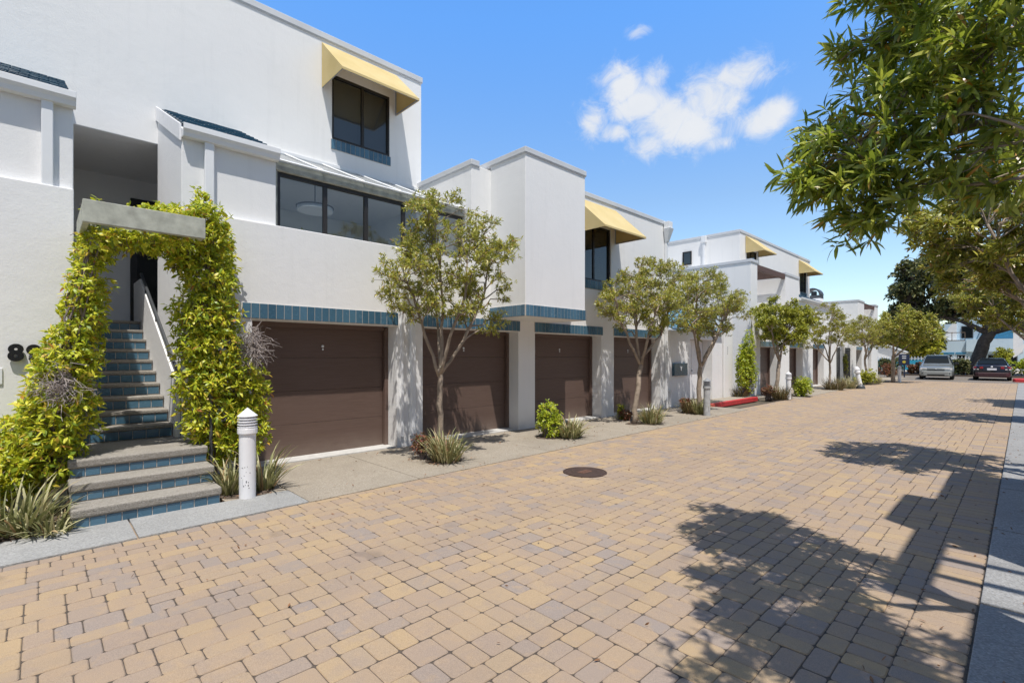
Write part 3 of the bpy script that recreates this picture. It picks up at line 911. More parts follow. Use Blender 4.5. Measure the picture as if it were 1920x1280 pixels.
coping(HC, [(-14, -7.47, 20.37, 21.10, 5.35, 5.47), (-14, -7.47, 24.47, 26.45, 5.29, 5.41), (-14, -9.37, 24.17, 35.33, 7.54, 7.67)])
for a, b in ((21.4, 23.4), (25.03, 27.02), (28.7, 30.75)):
    garage_door(HC, -7.86, a, b, 1.96); threshold(HC, -8.2, -7.53, a + .01, b - .01)
    tile_row(HC, -7.5, a - .02, b + .05, 1.99, 2.21, 16)
window(HC, -9.44, 25.04, 26.34, 5.46, 6.84, (25.7,)); window(HC, -9.44, 33.32, 34.6, 5.52, 6.84, (33.96,))
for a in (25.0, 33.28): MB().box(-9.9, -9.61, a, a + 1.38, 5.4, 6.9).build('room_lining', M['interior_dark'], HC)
tile_row(HC, -9.4, 33.3, 34.62, 5.28, 5.49, 12, 'tile_sill')
awning(HC, -9.4, 24.85, 26.48, 6.63, 7.46, .88); awning(HC, -9.4, 33.08, 34.72, 6.58, 7.40, .88)
pg = MB().box(-7.62, -7.51, 21.09, 24.49, 5.10, 5.33)
for k in range(14): pg.box(-9.38, -7.63, 21.2 + k * .235, 21.26 + k * .235, 5.16, 5.28)
pg.build('pergola', M['wood_slat'], HC, bevel=.006)
shed_roof(HC, -7.45, 4.42, -9.4, 5.3, 26.5, 32.5, courses=6, tw=.3)
MB().box(-7.62, -7.52, 26.45, 32.55, 3.5, 4.36).build('gable_wall', M['stucco'], HC)
gutter(HC, -7.52, 4.28, 26.45, 32.55)
# side window, downpipe
sw = MB().box(-12.3, -12.25, 24.15, 24.21, 6.3, 6.99).box(-11.87, -11.82, 24.15, 24.21, 6.3, 6.99).box(-12.25, -11.87, 24.15, 24.21, 6.94, 6.99).box(-12.25, -11.87, 24.15, 24.21, 6.3, 6.35).build('window', M['bronze'], HC)
MB().quad((-12.26, 24.18, 6.34), (-11.86, 24.18, 6.34), (-11.86, 24.18, 6.95), (-12.26, 24.18, 6.95)).build('pane', M['glass'], sw)
MB().box(-11.2, -11.08, 24.08, 24.19, 5.2, 7.4).box(-11.26, -11.02, 24.05, 24.19, 7.3, 7.62).build('downpipe', M['white_metal'], HC, bevel=.01)
MB().box(-7.5, -7.44, 17.9, 17.95, 0, .1).build('kerb_stop', M['white_paint'], HC)
# white pier with unit mark between the entry court and the vine
pw = thing('entry_pier', 'plain white stucco pier right of the white entry door', 'pier', (-7.5, 18.1, 0))
csg([(-9.4, -7.45, 17.75, 18.5, -.1, 3.3)]).build('wall', M['stucco'], pw, bevel=.012)
mk = MB()
for k in range(4): mk.box(-7.449, -7.444, 18.03, 18.065, 1.66 + k * .075, 1.705 + k * .075)
mk.build('unit_mark', M['grey_metal'], pw)

# ------------------------------------------------------------------ house D (end of the row)
HD = thing('townhouse', 'last and smallest looking white townhouse at the far end of the row', 'townhouse', (XF, 42, 0))
adds = [(-14, -7.5, 38.0, 45.06, -.1, 2.9), (-7.74, -7.5, 38, 45.06, 2.9, 3.5), (-14, -7.5, 38.72, 40.5, 2.9, 5.2), (-14, -7.5, 43.92, 45.06, 2.9, 5.25),
        (-14, -9.4, 35.4, 45.06, -.1, 5.1)]
subs = [(-9.2, -7.5, 38.2, 39.8, 0, 1.98), (-9.2, -7.5, 41.6, 42.85, 0, 1.98)]
csg(adds, subs).build('wall', M['stucco'], HD, bevel=.015)
coping(HD, [(-14, -7.47, 38.69, 40.53, 5.19, 5.31), (-14, -7.47, 43.89, 45.09, 5.24, 5.36), (-14, -9.37, 35.37, 38.69, 5.09, 5.25)])
for a, b in ((38.2, 39.8), (41.6, 42.85)):
    garage_door(HD, -7.86, a, b, 1.96); tile_row(HD, -7.5, a - .02, b + .05, 1.99, 2.21, 12)
pg = MB().box(-7.62, -7.51, 40.51, 43.91, 4.95, 5.2)
for k in range(14): pg.box(-9.38, -7.63, 40.6 + k * .235, 40.66 + k * .235, 5.0, 5.12)
pg.build('pergola', M['wood_slat'], HD)
ch = MB().box(-11.1, -10.1, 40.4, 41.3, 5.1, 5.75)
chm = ch.build('chimney', M['stucco'], HD)
cap = MB()
for k in range(12):
    a0, a1 = PI * k / 12, PI * (k + 1) / 12
    for (r0, r1, ya, yb) in ((.42, .52, 40.42, 41.28),):
        pts = [(-10.6 + r1 * math.cos(a0), 6.0 + r1 * math.sin(a0)), (-10.6 + r1 * math.cos(a1), 6.0 + r1 * math.sin(a1)), (-10.6 + r0 * math.cos(a1), 6.0 + r0 * math.sin(a1)), (-10.6 + r0 * math.cos(a0), 6.0 + r0 * math.sin(a0))]
        cap.prism(pts, 'y', ya, yb)
cap.box(-11.1, -10.1, 40.42, 41.28, 5.75, 5.98); cap.box(-10.75, -10.45, 40.7, 41.0, 5.98, 6.3)
cap.build('chimney_cap', M['dark_metal'], chm)
# iron entry gates between C and D
gt = thing('iron_gate', 'dark iron bar gate in the white wall between the far townhouses', 'gate', (-7.6, 35.3, 0))
csg([(-7.7, -7.5, 32.62, 33.3, -.1, 2.9), (-7.7, -7.5, 34.7, 35.3, -.1, 2.3), (-7.7, -7.5, 37.2, 37.98, -.1, 2.9), (-8.6, -8.5, 32.62, 37.98, -.1, 2.2)]).build('gate_pier', M['stucco'], gt, bevel=.01)
mb = MB()
for a, b in ((33.35, 34.65), (35.35, 37.15)):
    mb.box(-7.62, -7.58, a, b, .12, .17); mb.box(-7.62, -7.58, a, b, 1.95, 2.0)
    k = a
    while k < b: mb.box(-7.61, -7.59, k, k + .03, .1, 2.1); k += .13
mb.build('gate_bars', M['black'], gt)
MB().box(-7.5, -7.46, 34.85, 35.1, 1.3, 1.6).build('keypad', M['black'], gt)

# ------------------------------------------------------------------ houses across the lane, out of frame on the right
HR = thing('townhouse', 'white stucco townhouse across the lane on the right, with a terrace pergola', 'townhouse', (1.1, 5, 0))
adds = [(1.1, 7, -9, 1.5, -.1, 5.45), (1.1, 7, 1.5, 4.6, -.1, 2.9), (1.1, 7, 4.6, 7.8, -.1, 5.45), (.83, 1.1, 4.72, 5.97, 2.4, 5.45), (1.83, 7, 1.5, 26, -.1, 5.45), (1.56, 1.83, 1.5, 2.92, 2.9, 5.45),
        (1.1, 1.83, 7.8, 26, -.1, 2.9), (1.1, 1.83, 15.9, 17.3, 2.9, 5.45), (1.1, 1.83, 20.5, 23.5, 2.9, 5.45)]
subs = [(1.1, 1.4, 5.3, 7.4, 0, 2.1), (1.1, 1.4, 8.3, 10.5, 0, 2.1), (1.1, 1.4, 11.3, 13.5, 0, 2.1), (1.1, 1.4, 17.4, 19.6, 0, 2.1), (1.1, 1.4, -1.6, .8, 0, 2.1)]
csg(adds, subs).build('wall', M['stucco'], HR, bevel=.012)
for a, b in ((5.3, 7.4), (8.3, 10.5), (11.3, 13.5), (17.4, 19.6), (-1.6, .8)):
    MB().box(1.38, 1.43, a, b, .01, 2.1).build('garage_door', M['garage_brown'], HR)
    mb = MB()
    for k in range(20):
        d = (b - a) / 20; mb.box(1.08, 1.11, a + k * d + .004, a + (k + 1) * d - .004, 2.13, 2.34)
    mb.build('tile_band', M['tile'], HR)
pg = MB().box(1.08, 1.27, 2.93, 4.59, 5.2, 5.42)
for y in (3.05, 3.46, 3.88, 4.25): pg.box(1.28, 1.82, y, y + .07, 5.25, 5.36)
pg.build('pergola', M['wood_slat'], HR)

# ------------------------------------------------------------------ vegetation
def unit(a): return a / np.maximum(np.linalg.norm(a, axis=-1, keepdims=True), 1e-9)
def leaf_obj(name, pos, dirs, L, Wd, mats, parent=None, bend=.25, nrm=None, fold=.18, mi=None, wide=.42, sunward=1.0):
    """many small leaves; each is its own little six-point blade"""
    n = len(pos)
    d = unit(np.asarray(dirs, float)); pos = np.asarray(pos, float)
    if nrm is None: nrm = rng.normal(size=(n, 3)) * .85 + np.array([.45, -.35, 1.25]) * sunward
    s = unit(np.cross(d, nrm)); u = np.cross(s, d)
    L = np.broadcast_to(L, n).reshape(n, 1); Wd = np.broadcast_to(Wd, n).reshape(n, 1)
    bd = (bend * rng.uniform(.3, 1.5, (n, 1)))
    def P(t, w, lift=0.0):
        return pos + d * (L * t) - u * (L * bd * t * t) + s * (Wd * w) + u * (Wd * lift)
    V = np.stack([P(0, 0), P(wide, -.5, fold), P(wide, .5, fold), P(.75, -.36, fold * .7), P(.75, .36, fold * .7), P(1, 0)], axis=1).reshape(-1, 3)
    base = (np.arange(n) * 6).reshape(n, 1)
    F3a = base + np.array([[0, 2, 1]]); F4 = base + np.array([[1, 2, 4, 3]]); F3b = base + np.array([[3, 4, 5]])
    if parent is not None:
        p = parent; off = np.zeros(3)
        while p is not None: off += np.array(p.location); p = p.parent
        V = V - off
    me = bpy.data.meshes.new(name)
    nl = n * 10
    loops = np.concatenate([F3a, F4, F3b], axis=1).reshape(-1)
    starts = (np.arange(n).reshape(n, 1) * 10 + np.array([[0, 3, 7]])).reshape(-1)
    me.vertices.add(n * 6); me.vertices.foreach_set('co', V.astype(np.float32).reshape(-1))
    me.loops.add(nl); me.loops.foreach_set('vertex_index', loops.astype(np.int32))
    me.polygons.add(n * 3); me.polygons.foreach_set('loop_start', starts.astype(np.int32))
    if not isinstance(mats, (list, tuple)): mats = [mats]
    for m in mats: me.materials.append(m)
    if mi is not None: me.polygons.foreach_set('material_index', np.repeat(np.asarray(mi, np.int32), 3))
    me.polygons.foreach_set('use_smooth', np.ones(n * 3, bool))
    me.update(calc_edges=True); me.validate()
    o = bpy.data.objects.new(name, me)
    return link(o, parent)

def whorls(tips, tdirs, k, spread=(35, 85), back=0.03):
    """k leaves around each twig tip"""
    n = len(tips); tips = np.repeat(np.asarray(tips, float), k, 0); t = np.repeat(unit(np.asarray(tdirs, float)), k, 0)
    r = unit(np.cross(t, rng.normal(size=(n * k, 3))))
    a = np.radians(rng.uniform(*spread, (n * k, 1)))
    d = t * np.cos(a) + r * np.sin(a)
    pos = tips - t * rng.uniform(0, back, (n * k, 1))
    return pos, d

def wig(p, q, n, amp):
    p = np.array(p, float); q = np.array(q, float); L = np.linalg.norm(q - p)
    pts = [p]
    for i in range(1, n):
        s = i / n
        pts.append(p + (q - p) * s + rng.normal(size=3) * amp * L * math.sin(PI * s) + np.array([0, 0, .10 * L * math.sin(PI * s)]))
    pts.append(q); return pts

def tree(name, label, cat, root, limbs, blobs, leafm, leaf=(.078, .017), twigs=240, wh=8, group=None, barkm='bark', bend=.22, limb_r=.022, twig_r=.004, up=.45, trunk_n=9, along=2):
    """limbs: polylines with radii (first is the trunk); blobs: leaf clumps (x, y, z, r) fed by the nearest limb point below"""
    t = thing(name, label, cat, root, 0, group)
    mb = MB(); nodes = []
    for pts, rad in limbs:
        # refine for a natural wobble
        P = [np.array(p, float) + np.array(root) for p in pts]
        Q = []; RR = []
        for i in range(len(P) - 1):
            for s in (0, .34, .67):
                Q.append(P[i] + (P[i + 1] - P[i]) * s + (rng.normal(size=3) * .012 if s else 0)); RR.append(rad[i] + (rad[i + 1] - rad[i]) * s)
        Q.append(P[-1]); RR.append(rad[-1])
        RR = [r * (1 + rng.uniform(-.07, .07)) for r in RR]
        mb.tube(Q, RR, trunk_n)
        nodes += [(q, r) for q, r in zip(Q[2:], RR[2:])]
    NP = np.array([q for q, r in nodes])
    tips = []; td = []
    for (x, y, z, r) in blobs:
        c = np.array((x, y, z), float) + np.array(root)
        dd = np.linalg.norm(NP - c, axis=1) + np.where(NP[:, 2] > c[2] - .1, .5, 0)
        j = int(np.argmin(dd)); a = NP[j]
        br = wig(a, c, 4, .07)
        r0 = min(limb_r, nodes[j][1] * .7)
        mb.tube(br, np.linspace(r0, r0 * .35, 5), 5, cap=False)
        out0 = unit(c - a)
        m = max(4, int(twigs * r * r))
        dirv = unit(rng.normal(size=(m, 3)) + np.array([0, 0, up]) + out0 * .35)
        rr = r * np.power(rng.uniform(.12, 1, (m, 1)), .5)
        e = c + dirv * rr * np.array([1, 1, .85])
        for k in range(m):
            st = br[rng.integers(2, 5)]
            dv = unit((e[k] - st) + rng.normal(size=3) * .03)
            if k % 2 == 0: mb.tube([st, (st + e[k]) / 2 + rng.normal(size=3) * .02, e[k]], (twig_r * 1.5, twig_r, twig_r * .6), 3, cap=False)
            tips.append(e[k]); td.append(dv + np.array([0, 0, .25]))
            for q in range(along):
                s = rng.uniform(.45, .9)
                tips.append(st + (e[k] - st) * s + rng.normal(size=3) * .02); td.append(dv + rng.normal(size=3) * .5)
    mb.build('trunk', M[barkm], t, smooth=True)
    pos, d = whorls(tips, td, wh)
    d = d + np.array([0, 0, .05])
    n = len(pos)
    leaf_obj('crown', pos, d, leaf[0] * rng.uniform(.6, 1.25, n), leaf[1] * rng.uniform(.7, 1.25, n), M[leafm], t, bend)
    return t

def street_tree(label, root, forks, cblobs, group, seedshift=0, leafm='leaf_street', twigs=330, leaf=(.076, .0165), wh=7, lean=(0, 0), fork_h=1.35, r0=.062, nm='street_tree'):
    limbs = [([(0, 0, 0), (lean[0] * .3, lean[1] * .3, .5), (lean[0] * .65, lean[1] * .65, fork_h * .7), (lean[0], lean[1], fork_h)], [r0 * 1.15, r0, r0 * .92, r0 * .85])]
    for f in forks:
        b = (lean[0], lean[1], fork_h - .12)
        k = len(f)
        limbs.append(([b] + list(f), list(np.linspace(r0 * .62, r0 * .24, k + 1))))
    return tree(nm, label, 'tree', root, limbs, cblobs, leafm, leaf, twigs, wh, group)

def crown_blobs(c, rad, n, r=(.24, .4), hollow=.3, zmin=-9, gap=.5):
    out = []
    tries = 0
    while len(out) < n and tries < 4000:
        tries += 1
        v = unit(rng.normal(size=3)); q = rng.uniform(hollow, 1) ** .5
        p = np.array(c) + v * q * np.array(rad)
        if p[2] < zmin: continue
        rr = rng.uniform(*r)
        if all(np.linalg.norm(p - np.array(o[:3])) > gap * (rr + o[3]) for o in out): out.append((*p, rr))
    return out

GT = 'street trees in front of the white townhouses'
rng = np.random.default_rng(21)
# tree 1, between first and second garage
T1 = street_tree('slender multi stemmed street tree between the first and second garage doors, nearest on the left', (-6.4, 4.58, 0),
    [[(-.05, -.18, 1.75), (-.02, -.42, 2.3), (-.1, -.62, 2.9)], [(.02, .02, 1.8), (-.05, .08, 2.5), (-.1, .0, 3.3), (-.1, -.05, 3.9)], [(.1, .22, 1.65), (.16, .55, 2.2), (.15, .8, 2.7), (.1, .9, 3.2)],
     [(.25, .0, 1.9), (.5, .1, 2.5), (.55, .1, 3.0)], [(-.2, .1, 2.0), (-.5, .25, 2.7)]],
    crown_blobs((.02, .2, 3.05), (.98, 1.32, 1.05), 84, (.17, .27), .12, 2.05, .42) + [(-.05, -.85, 2.45, .28), (.1, -1.0, 2.75, .26), (.1, 1.05, 2.2, .28), (.15, .9, 2.0, .22), (-.05, -.2, 4.05, .24)], GT, lean=(.0, -.02), fork_h=1.4, r0=.05, twigs=235)
T2 = street_tree('leaning street tree with pale twisted trunk in front of the fourth garage door', (-6.3, 10.0, 0),
    [[(.1, .25, 1.6), (.25, .8, 2.1), (.2, 1.2, 2.6), (.1, 1.4, 3.1)], [(.0, .12, 2.0), (-.1, .3, 2.8), (-.1, .4, 3.7)], [(-.05, -.1, 1.9), (-.1, -.45, 2.5), (-.1, -.6, 3.0)], [(.3, .1, 2.0), (.5, .3, 2.8)]],
    crown_blobs((.05, .45, 3.0), (1.0, 1.45, 1.0), 80, (.18, .28), .12, 2.0, .42) + [(-.1, -.8, 2.5, .28), (0, -.9, 2.9, .26)], GT, lean=(.02, .30), fork_h=1.45, r0=.06, twigs=245)
T3 = street_tree('street tree with dark forking trunk beside the grey post light and the white entry door', (-6.45, 13.6, 0),
    [[(.1, -.25, 1.7), (.15, -.6, 2.3), (.15, -.9, 2.8)], [(0, 0, 1.9), (-.1, .1, 2.8), (-.1, .1, 3.8)], [(.1, .35, 1.7), (.15, .9, 2.3), (.1, 1.5, 2.8)], [(.35, .2, 1.9), (.6, .4, 2.7)]],
    crown_blobs((.05, .45, 3.1), (1.05, 1.85, 1.08), 90, (.2, .3), .12, 2.0, .42) + [(0, 1.9, 2.9, .3), (.1, -1.1, 2.5, .3), (0, 2.1, 3.3, .3)], GT, lean=(.02, .12), fork_h=1.4, r0=.07, twigs=240)
T4 = street_tree('round crowned bright green street tree at the first garage of the third townhouse', (-6.6, 20.4, 0),
    [[(.05, -.3, 1.9), (.1, -.7, 2.5)], [(0, .1, 2.2), (-.05, .2, 3.2)], [(.1, .5, 2.0), (.1, 1.1, 2.6)]],
    crown_blobs((0, .5, 2.85), (1.0, 1.75, .98), 60, (.24, .34), .15, 1.75, .42), GT, leafm='leaf_green', lean=(.05, .3), fork_h=1.5, r0=.075, twigs=230, leaf=(.11, .032))
lab5 = ['street tree by the second garage of the third townhouse, behind the bright green one',
        'street tree before the iron gate beside the tilted white post',
        ]
dup(T1, (-6.35, 27.0, 0), 2.4, (1, 1.05, .98), lab5[0], GT)
dup(T2, (-6.2, 34.2, 0), .6, (1, 1, 1), lab5[1], GT)
T7 = street_tree('broad low street tree at the far end of the row beside the blue sign', (-5.4, 36.9, 0),
    [[(.05, -.3, 1.9), (.1, -.9, 2.4)], [(0, .1, 2.2), (-.05, .2, 3.2)], [(.1, .5, 2.0), (.1, 1.3, 2.6)], [(.5, .2, 2.0), (1.0, .4, 2.6)]],
    crown_blobs((.35, .4, 3.15), (1.7, 1.9, 1.3), 46, (.34, .5), .2, 2.0), GT, leafm='leaf_street', fork_h=1.6, r0=.1, twigs=120, leaf=(.14, .045))

# near tree over the lane on the right: big leaves close to the lens
GR = 'trees along the right side of the lane'
rng = np.random.default_rng(31)
root = np.array((.55, 3.75, 0))
nb = []
for px, py, t_, r in [(1500, 340, 3.1, .18), (1525, 332, 3.1, .20), (1548, 345, 3.1, .2), (1575, 115, 3.4, .17), (1610, 100, 3.4, .15), (1560, 235, 3.3, .2), (1555, 270, 3.1, .2), (1600, 430, 3.15, .2), (1615, 400, 3.0, .22),
        (1590, 350, 3.0, .22), (1600, 270, 3.0, .26), (1640, 210, 3.1, .26), (1665, 400, 2.9, .2), (1680, 110, 3.2, .28), (1700, 50, 3.1, .3), (1665, 300, 2.8, .26), (1700, 180, 2.8, .26), (1720, 255, 2.7, .24),
        (1730, 345, 2.7, .2), (1770, 130, 2.7, .26), (1790, 30, 2.8, .28), (1790, 300, 2.6, .22), (1850, 200, 2.5, .24), (1860, 90, 2.5, .26), (1850, 340, 2.6, .16), (1900, 270, 2.4, .22), (1900, 20, 2.5, .28), (1910, 350, 2.6, .16),
        (1690, -10, 3.1, .24), (1800, 375, 3.0, .16), (1630, 345, 3.2, .24), (1650, 160, 3.3, .25), (1740, 90, 3.2, .28), (1820, 150, 3.0, .28), (1870, 300, 2.9, .26)]:
    p = np.array(at(px, py, t_)) - root; nb.append((*p, r))
nb += crown_blobs((-.1, -1.65, 3.6), (.6, .75, .4), 14, (.22, .32), .1)
nb += crown_blobs((-.55, .1, 4.35), (.9, .8, .3), 5, (.2, .28), .2)
nb += crown_blobs((-.25, -1.25, 3.7), (.9, .7, .5), 13, (.22, .32), .2, 3.3)
nb += crown_blobs((-1.15, -.05, 4.2), (.5, .7, .3), 5, (.22, .3), .2)
limbs = [([(0, 0, 0), (.02, .02, .9), (-.02, 0, 1.7), (-.08, -.02, 2.3)], [.085, .075, .07, .062]),
         ([(-.05, -.02, 2.1), (-.3, .0, 2.55), (-.7, -.1, 2.85), (-1.1, -.25, 2.85)], [.045, .036, .026, .014]), ([(-.08, -.02, 2.25), (-.3, .25, 2.9), (-.6, .3, 3.6), (-.8, .3, 4.1)], [.045, .036, .026, .014]),
         ([(-.08, 0, 2.2), (-.1, -.4, 2.8), (-.25, -.7, 3.4)], [.04, .03, .016]), ([(-.08, 0, 2.3), (-.2, .05, 3.0), (-.35, 0, 3.7), (-.4, .0, 4.4)], [.05, .04, .03, .014]),
         ([(-.08, 0, 2.1), (-.25, -.3, 2.45), (-.5, -.5, 2.6)], [.03, .022, .012])]
tree('leafy_tree', 'dark glossy long leaved branches hanging into the top right corner, closest tree', 'tree', tuple(root), limbs, nb, 'leaf_near', (.118, .021), 205, 8, GR, limb_r=.016, twig_r=.0035, bend=.28)

R2 = street_tree('sunlit olive green tree behind the near branches on the right, over the pavement edge', (.3, 9.2, 0),
    [[(-.1, -.3, 2.0), (-.4, -.7, 2.6), (-.6, -.9, 3.2)], [(-.2, .1, 2.3), (-.5, .2, 3.0), (-.6, .2, 3.9)], [(0, .4, 2.0), (-.2, .9, 2.7)], [(-.3, 0, 2.3), (-.8, .1, 2.8), (-1.1, .1, 3.1)]],
    crown_blobs((-.4, .1, 3.35), (1.15, 1.4, 1.0), 80, (.2, .3), .15, 2.4, .42), GR, leafm='leaf_street', fork_h=1.75, r0=.056, twigs=290, leaf=(.095, .024), nm='leafy_tree')
dup(R2, (.35, 16.6, 0), 1.9 + PI * 1.25, (1, 1, .92), 'third tree along the right pavement, partly hidden by the olive green one', GR)
dup(R2, (.35, 23.4, 0), 3.6, (1, 1, .9), 'small looking tree on the right pavement just before the parked dark car', GR)

# big dark spreading tree beyond the parked cars
rng = np.random.default_rng(41)
bt = (-2.6, 53.6, .1)
limbs = [([(0, 0, 0), (.1, .0, 1.2), (.45, 0, 2.6), (.9, 0, 3.5)], [.62, .44, .38, .36]), ([(.8, 0, 3.2), (-.8, -.4, 4.3), (-2.4, -.6, 4.8), (-3.6, -.4, 5.2)], [.22, .16, .11, .06]),
         ([(.9, 0, 3.4), (3.2, -.5, 4.1), (6, -.6, 4.2), (9, -.4, 4.6)], [.32, .26, .2, .1]), ([(.9, 0, 3.5), (.4, .4, 5.4), (-.6, .4, 7.4), (-1.2, .3, 9.2)], [.42, .34, .24, .1]), ([(.9, 0, 3.5), (2.8, 0, 6), (4.5, 0, 9)], [.36, .28, .12])]
bb = []
for (x, z, rx, rz, n) in ((-3.0, 5.3, 2.0, .8, 11), (-3.6, 6.9, 1.9, .85, 11), (-2.8, 8.5, 2.1, .95, 12), (-.9, 9.6, 2.4, .8, 13), (-.2, 7.4, 2.4, 1.2, 13), (-.4, 5.6, 1.8, .7, 9), (2.6, 9.0, 3.2, 1.6, 18), (3.4, 6.2, 3.2, 1.2, 17), (7, 6.4, 3, 1.5, 14), (7, 9, 3, 1.4, 12), (9.8, 5.6, 2, 1.2, 9)):
    bb += crown_blobs((x, 0, z), (rx, 3.0, rz), n, (.6, 1.0), .2)
tree('spreading_tree', 'huge dark evergreen with a leaning thick trunk behind the parked cars', 'tree', bt, limbs, bb, 'leaf_dark', (.34, .15), 34, 7, None, 'bark_dark', limb_r=.12, twig_r=.03, up=.5, along=1)

def scatter(c, rad, n, shell=.55):
    v = unit(rng.normal(size=(n, 3))); q = rng.uniform(shell, 1, (n, 1)) ** .6
    return np.array(c) + v * q * np.array(rad), v

# climbing vines: twigs and leaf rosettes over lumpy volumes
def vine(label, root, lumps, dens, stems, dead=(), seed=1, cut=None):
    global rng
    rng = np.random.default_rng(seed)
    t = thing('climbing_vine', label, 'vine', root, 0, 'vines flanking the stair entry')
    P = []; D = []
    for (x, y, z, rx, ry, rz) in lumps:
        n = int(dens * (rx * ry + ry * rz + rx * rz) * 4.2)
        p, v = scatter((x, y, z), (rx, ry, rz), n, .25)
        p = p + rng.normal(size=p.shape) * .025
        keep = (p[:, 0] > -7.49) & (p[:, 2] > .05)
        if cut is not None: keep &= cut(p)
        P.append(p[keep]); D.append((unit(v / np.array((rx, ry, rz))) + np.array([.25, 0, .5]))[keep])
    P = np.concatenate(P); D = np.concatenate(D)
    pos, d = whorls(P, D, 6, (35, 88), .03)
    n = len(pos)
    leaf_obj('foliage', pos, d, .070 * rng.uniform(.4, 1.4, n), .025 * rng.uniform(.55, 1.4, n), M['leaf_vine'], t, .3)
    mb = MB()
    for a, b in stems:
        for k in range(4):
            pts = wig(np.array(a) + rng.normal(size=3) * .03, np.array(b) + rng.normal(size=3) * .03, 7, .012)
            mb.tube(pts, np.linspace(.014, .006, 8), 5, cap=False)
    sel = rng.choice(len(P), min(1500, len(P)), replace=False)
    for k in sel:
        q = P[k] - unit(D[k]) * rng.uniform(.08, .2) + rng.normal(size=3) * .03
        mb.tube([q, (q + P[k]) / 2 + rng.normal(size=3) * .015, P[k]], (.004, .003, .002), 3, cap=False)
    mb.build('stem', M['stem'], t, smooth=True)
    for (x, y, z, rx, ry, rz, k) in dead:
        mb = MB()
        for i in range(k):
            p, v = scatter((x, y, z), (rx, ry, rz), 1, .1)
            p = p[0]; dv = unit(rng.normal(size=3) + np.array([.3, 0, -.5]))
            mb.tube(wig(p, p + dv * rng.uniform(.1, .3), 4, .15), (.004, .0035, .003, .002, .0015), 3, cap=False)
        mb.build('dead_twigs', M['dead_twig'], t)
    return t
simple('dead_twig', (.36, .31, .29), .9, .2, 20)
VL = vine('yellow green climbing vine on the left of the stair, spilling over the house number', (-7.3, -.1, 0),
     [(-6.95, .42, 2.72, .40, .17, .22), (-6.98, .36, 2.35, .38, .20, .28), (-6.95, .33, 1.97, .38, .22, .32), (-6.95, .22, 1.6, .40, .30, .32), (-6.95, .12, 1.25, .42, .38, .36), (-6.95, .06, .9, .44, .42, .38),
      (-6.9, -.1, .55, .46, .48, .36), (-6.85, -.42, .45, .42, .36, .34), (-6.7, -.75, .35, .4, .35, .28), (-7.3, -.05, .7, .2, .4, .5), (-6.9, .62, 2.86, .4, .22, .10), (-6.95, .45, 3.16, .3, .1, .10), (-7.35, .30, 3.05, .12, .08, .4)],
     220, [((-6.9, .05, .05), (-6.95, .35, 2.8)), ((-7.1, -.2, .05), (-7.1, .15, 1.5)), ((-6.8, .1, .3), (-6.7, .4, 2.8))],
     [(-6.62, .14, 1.30, .07, .12, .18, 110)], 51, cut=lambda p: ((p[:, 2] < 1.0) | (p[:, 1] * 7.0 / np.abs(p[:, 0]) > -.13 + (p[:, 2] - 1.25) * .25)) & (np.linalg.norm((p - np.array((-6.55, .14, 1.30))) * np.array((.7, 1, .7)), axis=1) > .13) & ~((p[:, 1] > .22) & (p[:, 2] < .6) & (p[:, 0] > -6.62)))
VR = vine('yellow green climbing vine right of the stair, covering the corner beside the first garage', (-7.2, 1.75, 0),
     [(-6.85, 1.42, 3.25, .34, .24, .16), (-6.9, 1.52, 3.0, .36, .26, .28), (-6.88, 1.48, 2.55, .34, .32, .34), (-6.85, 1.45, 2.1, .36, .40, .36), (-6.85, 1.50, 1.7, .36, .44, .36), (-6.85, 1.54, 1.3, .34, .46, .36), (-6.85, 1.55, .9, .32, .42, .34), (-6.85, 1.60, .55, .28, .36, .28),
      (-6.95, 1.95, 1.1, .28, .26, .48), (-6.95, 1.94, .6, .26, .24, .32), (-7.3, 1.7, 2.6, .18, .2, .8), (-6.85, 1.05, 3.20, .34, .34, .08), (-6.8, 1.0, 2.86, .40, .40, .11), (-6.9, 1.42, 3.48, .12, .10, .14), (-7.1, 1.2, 3.3, .2, .25, .1), (-6.9, 1.22, 2.72, .28, .16, .14)],
     240, [((-6.85, 1.55, .05), (-6.9, 1.5, 3.1)), ((-6.95, 1.85, .05), (-7.0, 1.7, 2.4)), ((-6.9, 1.45, 2.7), (-6.9, .6, 2.9))],
     [(-6.78, 1.93, 1.72, .09, .14, .26, 220)], 52, cut=lambda p: (np.linalg.norm((p - np.array((-6.62, 1.93, 1.72))) * np.array((.6, 1, .5)), axis=1) > .13) & ((p[:, 2] > .6) | (p[:, 1] > 1.42)))

